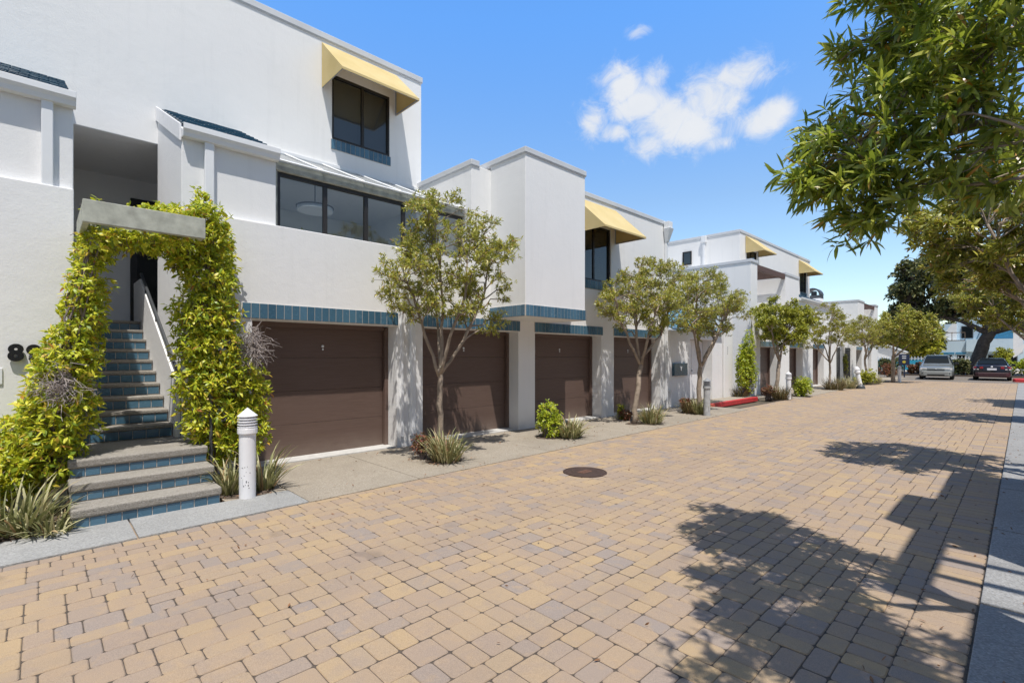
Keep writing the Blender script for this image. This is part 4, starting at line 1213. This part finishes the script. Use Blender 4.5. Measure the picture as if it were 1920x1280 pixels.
def bush(label, root, rad, leafm, n=700, leaf=(.06, .026), group=None, name='shrub', cat='shrub', wh=5):
    t = thing(name, label, cat, root, 0, group)
    P = []; D = []
    k = max(4, int(10 * rad[0] / .4))
    for i in range(k):
        v = unit(rng.normal(size=3) + np.array([0, 0, .05])); c = np.array(root) + np.array((0, 0, rad[2] * .86)) + v * np.array(rad) * rng.uniform(.2, .6)
        p, vv = scatter(c, np.array(rad) * rng.uniform(.4, .62), n // k, .2)
        P.append(p); D.append(vv + np.array([0, 0, .6]))
    P = np.concatenate(P); D = np.concatenate(D)
    kp = P[:, 2] > .04; P = P[kp]; D = D[kp]
    mb = MB()
    for i in rng.choice(len(P), min(60, len(P)), replace=False):
        a = np.array(root) + np.array((rng.normal() * rad[0] * .12, rng.normal() * rad[1] * .12, .0))
        mb.tube(wig(a, P[i], 4, .08), np.linspace(.009, .003, 5), 4, cap=False)
    mb.build('stem', M['stem'], t, smooth=True)
    pos, d = whorls(P, D, wh)
    n = len(pos)
    leaf_obj('foliage', pos, d, leaf[0] * rng.uniform(.6, 1.3, n), leaf[1] * rng.uniform(.7, 1.3, n), M[leafm], t, .25)
    return t

def flax(label, root, n, L, mat='blade', spread=.8, group='grassy flax clumps in the planting pockets', w=.022, r=.10):
    """clump of arching strap leaves"""
    t = thing('flax_clump', label, 'plant', root, 0, group)
    mb = MB(); S = 6
    for i in range(n):
        a = rng.uniform(0, 2 * PI); tilt = rng.uniform(.05, spread); l = L * rng.uniform(.55, 1.15); ww = w * rng.uniform(.6, 1.2)
        q = r * math.sqrt(rng.uniform(0, 1)); a2 = a + rng.normal() * .8
        p = np.array(root) + np.array((q * math.cos(a2), q * math.sin(a2), -.02))
        out = np.array((math.cos(a), math.sin(a), 0)); side = np.array((-math.sin(a), math.cos(a), 0)) + rng.normal(size=3) * .25
        side = unit(side); droop = rng.uniform(.4, 1.5); ang = tilt
        b = len(mb.v)
        for k in range(S + 1):
            s = k / S
            wk = ww * (1 - s) ** .55 * (.7 + .6 * min(s * 3, 1)) * .5 + .0006
            c = side * wk
            mb.v.append(tuple(p - c)); mb.v.append(tuple(p + c))
            ang2 = ang + droop * s * s
            p = p + (out * math.sin(ang2) + np.array((0, 0, 1)) * math.cos(ang2)) * l / S
            if p[2] < .035: p[2] = .035 + rng.uniform(0, .01)
        for k in range(S):
            mb.f.append((b + 2 * k, b + 2 * k + 1, b + 2 * k + 3, b + 2 * k + 2)); mb.m.append(0)
    mb.build('blades', M[mat], t, smooth=True)
    return t

rng = np.random.default_rng(61)
flax('pale striped flax clump beside the bottom step at the left edge', (-6.22, -.12, .02), 150, .50, spread=.95, r=.14)
flax('dry straw coloured flax clump just left of the bottom step', (-6.05, .06, .02), 110, .26, 'blade', 1.25, r=.16)
flax('low straggly flax clump at the very left edge of the picture', (-6.15, -.62, .02), 130, .40, spread=1.1, r=.2)
flax('brownish flax clump between the steps and the nearest white post light', (-6.32, 1.58, .02), 80, .48, 'blade', .55, r=.1)
flax('green striped flax clump right of the nearest white post light', (-6.25, 1.92, .02), 90, .58, 'blade', .75, r=.09)
flax('pale flax clump at the foot of the nearest street tree', (-6.02, 4.42, .02), 240, .50, spread=.75, r=.2)
flax('pale dry flax clump beside the lime green bush', (-6.12, 7.45, .02), 220, .46, spread=.85, r=.2)
flax('flax clump at the foot of the leaning street tree', (-6.05, 10.35, .02), 220, .50, spread=.8, r=.2)
flax('dark brown flax clump left of the grey post light', (-6.35, 13.0, .02), 160, .5, 'blade_dark', .75, r=.2)
flax('green flax clump touching the grey post light', (-6.1, 12.95, .02), 140, .48, 'blade', .75, r=.16)
flax('green flax clump under the tall vine above the red kerb', (-7.2, 18.6, .02), 120, .55, 'blade_dark', .6, r=.2)
flax('dark flax clump at the foot of the round bright green street tree', (-6.15, 19.55, .02), 220, .6, 'blade_dark', .8, r=.25)
flax('flax clump before the second garage of the third townhouse', (-6.15, 26.9, .02), 260, .65, 'blade_dark', .85, r=.35)
flax('pale flax clump beside the tilted white post', (-6.0, 28.6, .02), 260, .65, 'blade', .85, r=.35)
flax('pale flax clump at the far end of the row', (-5.9, 34.4, .02), 200, .6, 'blade', .85, r=.3)
bush('small red tinged shrub behind the flax at the nearest street tree', (-6.4, 4.25, .02), (.2, .22, .24), 'leaf_red', 160, (.05, .022))
bush('bright lime green bush between the second and third garage doors', (-6.45, 7.15, .02), (.35, .40, .37), 'leaf_lime', 560)
bush('small dark shrub left of the leaning street tree', (-7.0, 10.5, .02), (.15, .17, .22), 'leaf_green', 110)
bush('small reddish shrub just left of the leaning street tree trunk', (-6.75, 10.45, .02), (.17, .17, .17), 'leaf_red', 110)
bush('reddish brown shrub at the foot of the tree by the grey post light', (-6.6, 13.1, .02), (.25, .3, .22), 'leaf_red', 160)
bush('tall narrow yellow green climber on the white wall above the red kerb', (-7.1, 18.85, .15), (.36, .72, 1.55), 'leaf_lime', 2000, (.075, .03), name='climbing_vine', cat='vine')
bush('rounded vivid lime bush right of the small white post light', (-6.05, 21.6, .02), (.5, .70, .44), 'leaf_lime', 700, (.07, .03))
bush('dark shrub at the foot of the round bright green street tree', (-6.5, 19.3, .02), (.3, .3, .3), 'leaf_red', 200)
bush('rounded green bush near the last post light', (-6.1, 33.2, .02), (.6, .8, .48), 'leaf_green', 450, (.10, .045))
bush('green climber on the iron gate', (-7.4, 35.0, .3), (.25, .35, .9), 'leaf_green', 260, (.09, .04), name='climbing_vine', cat='vine')
bush('orange tinted shrub at the end corner of the last townhouse', (-6.9, 45.6, .02), (.7, .7, .6), 'leaf_red', 260, (.13, .06))
bush('green house plant standing inside the sunroom window', (-8.0, 2.95, 3.15), (.18, .22, .3), 'leaf_green', 60, (.14, .05), name='house_plant', cat='plant')

# ------------------------------------------------------------------ post lights
def post_light(label, loc, mat='bollard_white', group='post lights along the left pavement', h=1.0, r=.085, capmat=None):
    t = thing('post_light', label, 'post light', loc, 0, group)
    s = h
    MB().lathe([(r, -.03), (r, .60 * s), (r * 1.0, .62 * s), (r * 1.0, .73 * s)], 24, loc).build('post', M[mat], t, smooth=False, bevel=.003)
    MB().lathe([(r * 1.16, .715 * s), (r * 1.2, .725 * s), (r * 1.2, .775 * s), (r * 1.05, .785 * s)], 24, loc).build('collar', M[mat], t, bevel=.003)
    for k in range(4):
        z = (.79 + .03 * k) * s
        MB().lathe([(r * .8, z + .004), (r * 1.18, z - .006), (r * 1.2, z + .004), (r * .85, z + .016)], 24, loc).build('louvre', M[capmat or mat], t)
    MB().lathe([(r * .7, .77 * s), (r * .7, .92 * s)], 16, loc).build('lamp', M['grey_metal'], t)
    MB().lathe([(r * 1.2, .905 * s), (r * 1.22, .915 * s), (r * .08, 1.0 * s), (r * .01, 1.005 * s)], 24, loc).build('cap', M[capmat or mat], t)
    return t
pl = post_light('nearest white louvred post light with scuffed base beside the steps', (-6.03, 1.68, .016))
sc_ = MB()
for k in range(15):
    a = rng.normal() * .3 - .55; z = rng.choice([.12, .16, .22, .30, .34]) + rng.normal() * .018; w_ = rng.uniform(.003, .01); hh = rng.uniform(.004, .02)
    q = .0855
    p = [(-6.03 + q * math.cos(a + s * w_ / q), 1.68 + q * math.sin(a + s * w_ / q), .016 + z + v) for s, v in ((-.5, 0), (.5, 0), (.5, hh), (-.5, hh))]
    sc_.add(p, [(0, 1, 2, 3)])
sc_.build('scuff', M['dark_metal'], pl)
post_light('weathered grey louvred post light standing at the left end of the red kerb', (-5.82, 12.78, .016), 'grey_post' if simple('grey_post', (.42, .43, .44), .6, .2, 12, .3, 40) else '', capmat='grey_metal')
post_light('small white post light beside the round bright green street tree', (-6.05, 20.1, .016))
post_light('plain white post light by the blue sign at the far end', (-5.15, 37.3, .016))
tp = thing('bent_post', 'tilted white post with flared cap on a dark base near the far pale flax', 'post', (-5.5, 28.9, .016))
q = (-5.5, 28.9, .016)
a = MB().lathe([(.11, .16), (.09, .70), (.09, .74), (.13, .76), (.13, .84), (.10, .86), (.10, .90), (.13, .92), (.09, 1.02), (.03, 1.08)], 20, q).build('post', M['bollard_white'], tp)
a.rotation_euler = (.0, -.16, .3)
MB().lathe([(.2, -.02), (.18, .1), (.12, .17)], 20, q).build('base', M['dark_metal'], tp)

# ------------------------------------------------------------------ manhole cover
mh = thing('manhole_cover', 'rusty round iron manhole cover in the brick paving', 'manhole cover', (-4.18, 5.41, 0))
c = (-4.18, 5.41, 0)
MB().lathe([(.30, -.03), (.30, .008), (.285, .010), (.28, .006), (.27, .006)], 48, c).build('frame', M['iron'], mh)
mb = MB().lathe([(.268, -.02), (.268, .0075), (.255, .0095), (.235, .0095), (.228, .007), (.19, .007), (.185, .0095), (.172, .0095), (.168, .007), (.001, .007)], 48, c)
mb.build('lid', M['iron'], mh)
mb = MB().box(c[0] - .055, c[0] + .055, c[1] - .10, c[1] + .10, .006, .0115)
for k in range(7): mb.box(c[0] - .03, c[0] + .03, c[1] - .085 + k * .026, c[1] - .072 + k * .026, .0105, .0145)
mb.build('plaque', M['iron_raised'], mh)

# leaf litter
rng = np.random.default_rng(71)
P = []
for (x0, x1, y0, y1, n) in ((-7.4, -5.4, 2.2, 13, 260), (-5.3, -.3, .2, 14, 130), (-.6, .3, 2, 16, 160), (-6.4, -5.9, -1, .1, 60), (-6.5, -6.0, 1.4, 2.1, 60), (-6.6, -5.8, 4.0, 4.9, 70), (-6.7, -5.9, 10, 11, 60)):
    P.append(np.stack([rng.uniform(x0, x1, n), rng.uniform(y0, y1, n), np.full(n, .027)], 1))
P = np.concatenate(P); n = len(P)
P[:, 2] = np.where(P[:, 0] > -5.3, .008, .027); P[:, 2] = np.where(P[:, 0] > -.2, .03, P[:, 2])
d = rng.normal(size=(n, 3)); d[:, 2] = np.abs(d[:, 2]) * .15
lo = leaf_obj('leaf_litter', P, d, rng.uniform(.02, .06, n), rng.uniform(.007, .016, n), M['litter'], None, -.1)
tag(lo, 'scattered small dry brown leaves on the paving', 'leaf litter', None, 'stuff')

# ------------------------------------------------------------------ cars
def wheel(parent, x, y, r, w_):
    t = MB(); n = 22
    prof = [(r * .62, -w_ / 2), (r * .92, -w_ / 2), (r, -w_ * .36), (r, w_ * .36), (r * .92, w_ / 2), (r * .62, w_ / 2)]
    t.lathe(prof, n)
    t.v = [(x + p[2], y + p[0], r + p[1]) for p in t.v]
    o = t.build('wheel', M['tyre'], parent, smooth=False, local=True)
    rm = MB().lathe([(.001, -w_ * .42), (r * .6, -w_ * .40), (r * .64, w_ * .40), (.001, w_ * .42)], n)
    rm.v = [(x + p[2], y + p[0], r + p[1]) for p in rm.v]
    rm.build('rim', M['rim'], o, local=True)

def loft(mb, secs, mi=0):
    n = len(secs[0]); b = len(mb.v)
    for s in secs: mb.v += [tuple(p) for p in s]
    for i in range(len(secs) - 1):
        for k in range(n):
            k2 = (k + 1) % n
            mb.f.append((b + i * n + k, b + i * n + k2, b + (i + 1) * n + k2, b + (i + 1) * n + k)); mb.m.append(mi)
    mb.f.append(tuple(b + k for k in range(n - 1, -1, -1))); mb.m.append(mi)
    e = b + (len(secs) - 1) * n
    mb.f.append(tuple(e + k for k in range(n))); mb.m.append(mi)

def sec(y, w, zb, zs, zt, wt):
    """closed cross-section: sill zb, shoulder zs (half width w), top zt (half width wt)"""
    h = [(w * .90, zb), (w * .985, zb + .10), (w, zb + .30), (w * .985, zs), (w * .93, zs + .02), (wt, zt - .03), (wt * .88, zt)]
    pts = [(x, y, z) for x, z in h] + [(-x, y, z) for x, z in reversed(h)]
    return pts

def make_van(label, loc, rz):
    t = thing('parked_van', label, 'van', loc, rz)
    mb = MB()   # front at -y
    S = [sec(.0, .70, .34, .60, .70, .62), sec(.06, .82, .24, .64, .80, .72), sec(.45, .87, .22, .80, .93, .76), sec(.95, .885, .22, .90, 1.04, .74), sec(1.05, .885, .22, .92, 1.10, .73),
         sec(1.35, .885, .22, .93, 1.36, .66), sec(1.80, .885, .22, .94, 1.58, .60), sec(2.4, .885, .22, .95, 1.66, .60), sec(3.6, .885, .22, .95, 1.66, .60), sec(4.3, .87, .24, .95, 1.58, .58), sec(4.6, .82, .3, .92, 1.1, .66), sec(4.68, .76, .35, .8, .95, .62)]
    loft(mb, S)
    mb.build('body', M['van_paint'], t, smooth=True, local=True, bevel=0)
    MB().add([(-.66, 1.03, 1.10), (.66, 1.03, 1.10), (.60, 1.34, 1.41), (.545, 1.70, 1.60), (-.545, 1.70, 1.60), (-.60, 1.34, 1.41)], [(0, 1, 2, 5), (5, 2, 3, 4)]).build('windscreen', M['black_glass'], t, local=True, solid=.01)
    for s in (-1, 1):
        MB().add([(s * .84, 1.45, 1.0), (s * .84, 4.2, 1.0), (s * .655, 4.0, 1.52), (s * .66, 1.85, 1.52)], [(0, 1, 2, 3)]).build('side_window', M['black_glass'], t, local=True, solid=.012)
        MB().prism([(s * .46, .0), (s * .80, .06), (s * .84, .30), (s * .80, .32), (s * .46, .04)], 'z', .64, .785).build('headlight', M['head_lamp'], t, local=True, bevel=.02)
        m_ = MB().box(min(s * .90, s * 1.13), max(s * .90, s * 1.13), 1.18, 1.30, 1.0, 1.16); m_.build('mirror', M['black'], t, local=True, bevel=.03)
        MB().box(min(s * .5, s * .72), max(s * .5, s * .72), -.05, .02, .41, .48).build('fog_light', M['dark_metal'], t, local=True, bevel=.01)
    b = MB(); loft(b, [[(x * .98, y, z) for x, y, z in ((-.80, .22, .24), (-.66, -.04, .24), (.66, -.04, .24), (.80, .22, .24), (.86, .22, .42), (.80, .05, .57), (-.80, .05, .57), (-.86, .22, .42))],
             [(x, y + .0, z) for x, y, z in ((-.78, .3, .3), (-.66, .1, .3), (.66, .1, .3), (.78, .3, .3), (.80, .3, .42), (.76, .2, .54), (-.76, .2, .54), (-.80, .3, .42))]])
    MB().prism([(-.82, .25), (-.78, .02), (-.62, -.07), (.62, -.07), (.78, .02), (.82, .25)], 'z', .26, .58).build('bumper', M['bumper_grey'], t, local=True, bevel=.05, segs=3)
    MB().box(-.44, .44, -.085, -.03, .29, .38).build('air_intake', M['black'], t, local=True, bevel=.01)
    gr = MB().box(-.44, .44, -.012, .03, .62, .72); gr.build('grille', M['dark_metal'], t, local=True, bevel=.01)
    MB().lathe([(.05, 0), (.05, .012), (.035, .02)], 16).build('badge', M['white_metal'], t, local=True).location = (0, -.012, .72)
    MB().box(-.54, .54, 1.78, 2.9, 1.575, 1.60).box(-.58, .58, 2.2, 2.26, 1.68, 1.71).box(-.58, -.55, 2.2, 3.8, 1.66, 1.71).box(.55, .58, 2.2, 3.8, 1.66, 1.71).build('roof_rack', M['black'], t, local=True)
    MB().tube([(-.5, 1.02, 1.08), (-.1, 1.10, 1.16)], .012, 4).tube([(.1, 1.02, 1.08), (.5, 1.10, 1.16)], .012, 4).build('wiper', M['black'], t, local=True)
    for x in (-.78, .78):
        for y in (.85, 3.75): wheel(t, x, y, .32, .2)
    return t
simple('black_glass', (.010, .013, .015), .3, .05, spec=.12)
make_van('silver grey parked minivan facing the camera with dark roof glass', (-4.02, 43.0, .004), .06)

def make_sedan(label, loc, rz):
    t = thing('parked_car', label, 'car', loc, rz)
    mb = MB()   # rear at -y
    S = [sec(.0, .74, .40, .78, .90, .66), sec(.06, .84, .26, .84, .99, .72), sec(.30, .89, .22, .86, 1.03, .74), sec(.50, .90, .22, .87, 1.06, .72), sec(.85, .905, .22, .88, 1.26, .64), sec(1.3, .905, .22, .89, 1.41, .57), sec(2.0, .905, .22, .89, 1.45, .56),
         sec(2.6, .905, .22, .88, 1.40, .57), sec(3.3, .90, .22, .87, 1.02, .72), sec(3.9, .88, .22, .78, .90, .74), sec(4.45, .84, .24, .66, .76, .68), sec(4.6, .70, .34, .56, .62, .58)]
    loft(mb, S); mb.build('body', M['sedan_paint'], t, smooth=True, local=True)
    MB().add([(-.68, .50, 1.07), (.68, .50, 1.07), (.60, .86, 1.285), (.54, 1.26, 1.425), (-.54, 1.26, 1.425), (-.60, .86, 1.285)], [(0, 1, 2, 5), (5, 2, 3, 4)]).build('rear_window', M['black_glass'], t, local=True, solid=.01)
    for s in (-1, 1):
        MB().add([(s * .84, .9, .94), (s * .85, 3.1, .94), (s * .64, 2.5, 1.34), (s * .64, 1.3, 1.36)], [(0, 1, 2, 3)]).build('side_window', M['black_glass'], t, local=True, solid=.012)
        MB().prism([(s * .40, -.03), (s * .84, .05), (s * .90, .30), (s * .84, .30), (s * .40, .03)], 'z', .76, .90).build('tail_light', M['tail_red'], t, local=True, bevel=.02)
        MB().prism([(s * .60, -.035), (s * .86, .05), (s * .86, .10), (s * .60, .01)], 'z', .70, .755).build('reversing_light', M['head_lamp'], t, local=True, bevel=.01)
        MB().box(min(s * .90, s * 1.10), max(s * .90, s * 1.10), 2.75, 2.87, .92, 1.05).build('mirror', M['sedan_paint'], t, local=True, bevel=.03)
        MB().box(min(s * .3, s * .5), max(s * .3, s * .5), 1.0, 1.1, 1.02, 1.28).build('headrest', M['grey_metal'], t, local=True, bevel=.03)
    MB().prism([(-.86, .25), (-.80, .02), (-.64, -.08), (.64, -.08), (.80, .02), (.86, .25)], 'z', .24, .52).build('bumper', M['bumper_red'], t, local=True, bevel=.05, segs=3)
    MB().box(-.22, .22, -.045, -.02, .68, .80).build('licence_plate', M['plate'], t, local=True, bevel=.005)
    b = MB().lathe([(.055, 0), (.055, .012), (.03, .02)], 16); b.v = [(p[0], -.01 - p[2], .90 + p[1]) for p in b.v]
    b.build('badge', M['white_metal'], t, local=True)
    for x in (-.80, .80):
        for y in (.95, 3.7): wheel(t, x, y, .32, .21)
    return t
make_sedan('dark blue parked saloon seen from behind with white plate', (-1.38, 43.9, .004), .02)

# ------------------------------------------------------------------ background beyond the cars
sg = thing('sign_board', 'dark blue notice board with pale lines and a yellow disc on a single post', 'sign', (-6.1, 46.2, .1))
MB().box(-6.14, -6.06, 46.2, 46.28, 0, 1.0).build('post', M['sign_blue'], sg)
MB().box(-6.42, -5.78, 46.14, 46.195, .92, 1.72).build('panel', M['sign_blue'], sg, bevel=.015)
mb = MB().box(-6.22, -5.98, 46.128, 46.137, 1.55, 1.61).box(-6.22, -5.98, 46.128, 46.137, 1.40, 1.46)
mb.build('lettering_lines', M['white_metal'], sg)
mb = MB().lathe([(.10, 0), (.10, .012), (.07, .012), (.07, .006)], 24); mb.v = [(-6.10 + p[0], 46.137 - p[2], 1.16 + p[1]) for p in mb.v]
mb.build('disc', M['yellow'], sg)
def hedge(label, x0, x1, y, d, h, leafm, n, leaf=(.16, .08)):
    t = thing('hedge', label, 'hedge', ((x0 + x1) / 2, y, .1))
    P = np.stack([rng.uniform(x0, x1, n), rng.uniform(y - d, y + d, n), .1 + h * np.sqrt(rng.uniform(0, 1, n))], 1)
    P[:, 2] *= 1 + .14 * np.sin(P[:, 0] * 2.3) + .1 * np.sin(P[:, 0] * 5.1)
    D = rng.normal(size=(n, 3)) + np.array([0, -.6, .8])
    pos, dd = whorls(P, D, 6); k = len(pos)
    leaf_obj('foliage', pos, dd, leaf[0] * rng.uniform(.6, 1.3, k), leaf[1] * rng.uniform(.7, 1.3, k), M[leafm], t, .2)
    mb = MB()
    for i in range(30):
        x = rng.uniform(x0, x1); mb.tube(wig((x, y, 0), (x + rng.normal() * .2, y + rng.normal() * .2, h * .8), 4, .1), np.linspace(.03, .01, 5), 4)
    mb.build('stem', M['bark_dark'], t)
    return t
hedge('low dark hedge left of the sign at the far end', -11.5, -6.9, 51.8, .6, 1.15, 'leaf_dark', 900)
hedge('dark green hedge between the van and the big trunk', -4.3, -2.9, 52.2, .7, 1.3, 'leaf_dark', 600)
hedge('yellow topped hedge right of the dark car', -.9, 6, 52.6, .7, 1.25, 'leaf_lime', 1100)
hedge('tan flowering shrub row behind the van', -6.6, -4.6, 52.0, .6, .95, 'leaf_red', 500)
kr = MB().prism([(-.35, 42.7), (4, 42.7), (4, 44.4), (-.1, 44.4), (-.45, 43.6)], 'z', -.05, .2)
tag(kr.build('kerb', M['red_paint'], bevel=.05), kind='structure')
fn = thing('picket_fence', 'white picket fence round the pool in the far background', 'fence', (-6.5, 61, 0))
mb = MB()
x = -14.0
while x < -3:
    mb.box(x, x + .06, 61, 61.05, 0, 1.55); x += .24
mb.box(-14, -3, 61.06, 61.1, .3, .38).box(-14, -3, 61.06, 61.1, 1.3, 1.38)
mb.build('pickets', M['white_paint'], fn)
ps = thing('pool_screen', 'turquoise pool side screen beyond the end of the row', 'screen', (-9.5, 60, 0))
MB().box(-13.0, -6.4, 60.4, 60.46, .25, 1.2).build('panel', M['pool'], ps)
mb = MB()
for k in range(6): mb.box(-13 + k * 1.3, -12.92 + k * 1.3, 60.47, 60.53, 0, 1.25)
mb.build('post', M['white_paint'], ps)
sh = thing('pool_shed', 'low white gabled shed beside the pool', 'shed', (-11, 66, 0))
MB().prism([(-14, 0), (-8.6, 0), (-8.6, 1.9), (-11.2, 3.0), (-14, 2.4)], 'y', 65, 69).build('wall', M['stucco'], sh)
MB().prism([(-8.4, 1.9), (-11.2, 3.08), (-14.2, 2.45), (-14.2, 2.6), (-11.2, 3.25), (-8.4, 2.05)], 'y', 64.8, 69.2).build('roof', M['coping'], sh)

BB = thing('apartment_building', 'pale blue and white apartment building with outside stair in the far background', 'building', (-1.5, 76, 0))
csg([(-6.9, .4, 75, 84, 0, 3.3), (-6.9, -5.3, 76.3, 84, 3.3, 5.3), (-5.3, .4, 76.3, 84, 3.3, 6.0), (-4.4, -.4, 74.7, 75, 2.1, 3.45), (.4, 7, 76, 84, 0, 6)], [(-4.4, -1.1, 75, 76.2, .1, 2.0), (-6.4, -5.6, 75, 75.4, .9, 1.7), (-5.2, -4.5, 75, 75.4, .9, 1.7)]).build('wall', M['stucco_blue'], BB)
MB().box(-4.4, -1.1, 76.21, 76.24, .1, 2.0).build('porch_wall', M['stucco'], BB)
MB().prism([(-6.9, 3.3), (-6.9, 3.4), (-5.7, 5.3), (-5.3, 5.3), (-5.3, 3.3)], 'y', 76.1, 76.29).build('gable_wall', M['stucco'], BB)
for (a, b, c0, c1, y) in ((-6.4, -5.6, .9, 1.7, 75.35), (-5.2, -4.5, .9, 1.7, 75.35), (-4.0, -3.3, .15, 1.7, 76.1), (-2.7, -1.6, .6, 1.7, 76.1), (-4.9, -3.9, 3.6, 5.0, 76.2), (-.9, .2, 3.5, 5.0, 76.2), (1, 2.2, .8, 2.0, 75.9), (-1.0, -.4, .8, 1.7, 74.9)):
    f = MB().box(a, b, y, y + .08, c0, c1).build('window', M['dark_metal'], BB)
    MB().box(a + .08, b - .08, y - .02, y + .0, c0 + .08, c1 - .08).build('pane', M['black_glass'], f)
MB().box(-6.5, -5.4, 74.92, 75.0, 1.78, 2.0).box(-5.3, -4.4, 74.92, 75.0, 1.78, 2.0).build('awning_board', M['teal_roof'], BB)
mb = MB().box(-6.85, -4.5, 75.0, 75.06, 4.2, 4.28)
for x in (-6.8, -5.65, -4.55): mb.box(x, x + .06, 75.0, 75.06, 3.3, 4.2)
mb.box(-6.85, -4.5, 75.0, 75.06, 3.3, 3.4)
mb.build('balcony_rail', M['brown_box'], BB)
shed_roof(BB, -3.6, 3.5, -3.2, 4.6, 75.1, 76.2, 'court_tile', 4, .4)
MB().prism([(-3.4, 3.5), (-.6, 3.5), (-.9, 4.9), (-2.9, 4.9)], 'y', 75.3, 76.2).build('roof', M['teal_roof'], BB)
stt = thing('outdoor_stair', 'white zigzag outdoor stair on the right of the pale blue building', 'staircase', (1.5, 72, 0))
mb = MB().prism([(-.9, .0), (-.3, .0), (2.2, 2.2), (2.2, 3.1), (1.9, 3.1)], 'y', 71, 71.15)
mb.prism([(-.4, 2.3), (.4, 2.3), (2.0, 3.9), (2.0, 5.0)], 'y', 71.8, 71.95)
mb.prism([(-.7, 1.4), (-.7, 5.2), (.0, 5.2), (.0, 4.3), (1.5, 3.2), (1.5, 2.5), (0, 3.6), (.0, 1.9)], 'y', 72.2, 72.35)
mb.build('stringer', M['white_paint'], stt)
mb = MB()
for k in range(12): mb.box(-.5 + k * .22, -.25 + k * .22, 71.16, 71.79, k * .18, k * .18 + .05)
mb.build('tread', M['aggregate_grey'], stt)
fr = thing('guard_rail', 'low timber guard rail before the pale blue building', 'railing', (-4, 70, 0))
mb = MB().box(-6.2, -1.5, 69.9, 70.0, 1.0, 1.12)
for k in range(5): mb.box(-6.2 + k * 1.15, -6.06 + k * 1.15, 69.88, 70.0, 0, 1.1)
mb.build('rail', M['grey_metal'], fr)

rng = np.random.default_rng(81)
def far_tree(label, root, c, rad, n, leafm='leaf_dark'):
    limbs = [([(0, 0, 0), (.1, 0, c[2] * .5), (.05, 0, c[2] * .8), (0, 0, c[2])], [.3, .24, .18, .1])]
    return tree('background_tree', label, 'tree', root, limbs, crown_blobs(c, rad, n, (.9, 1.4), .2), leafm, (.55, .26), 13, 7, 'trees in the far background', 'bark_dark', limb_r=.1, twig_r=.03, along=1)
far_tree('dark tree mass between the end of the row and the pale blue building', (-9.0, 72, 0), (0, 0, 4.2), (2.6, 2.5, 3.0), 40)
far_tree('green tree left of the pale blue building, behind the blue sign', (-7.4, 68, 0), (-.4, 0, 3.2), (1.4, 1.6, 1.6), 18, 'leaf_green')
far_tree('far dark tree behind the white gabled shed', (-15, 84, 0), (0, 0, 3.0), (3.5, 3, 2.8), 36)
far_tree('tall dark tree behind the pale blue building, near its stair', (3.5, 95, 0), (0, 0, 7), (6, 4, 5), 60)
far_tree('dark tree behind the middle of the pale blue building', (-4, 96, 0), (0, 0, 5.5), (6, 4, 4), 50)
bush('small sunlit tree standing before the pale blue building', (-1.3, 66, 1.0), (.75, .75, .8), 'leaf_green', 260, (.22, .1), name='small_tree', cat='tree')
tk = thing('tower_block', 'small grey blue tower behind the far street tree and sign', 'building', (-8.6, 80, 0))
MB().box(-9.5, -8.3, 80, 83, 0, 4.6).build('wall', M['blue_wall'], tk, bevel=.03)
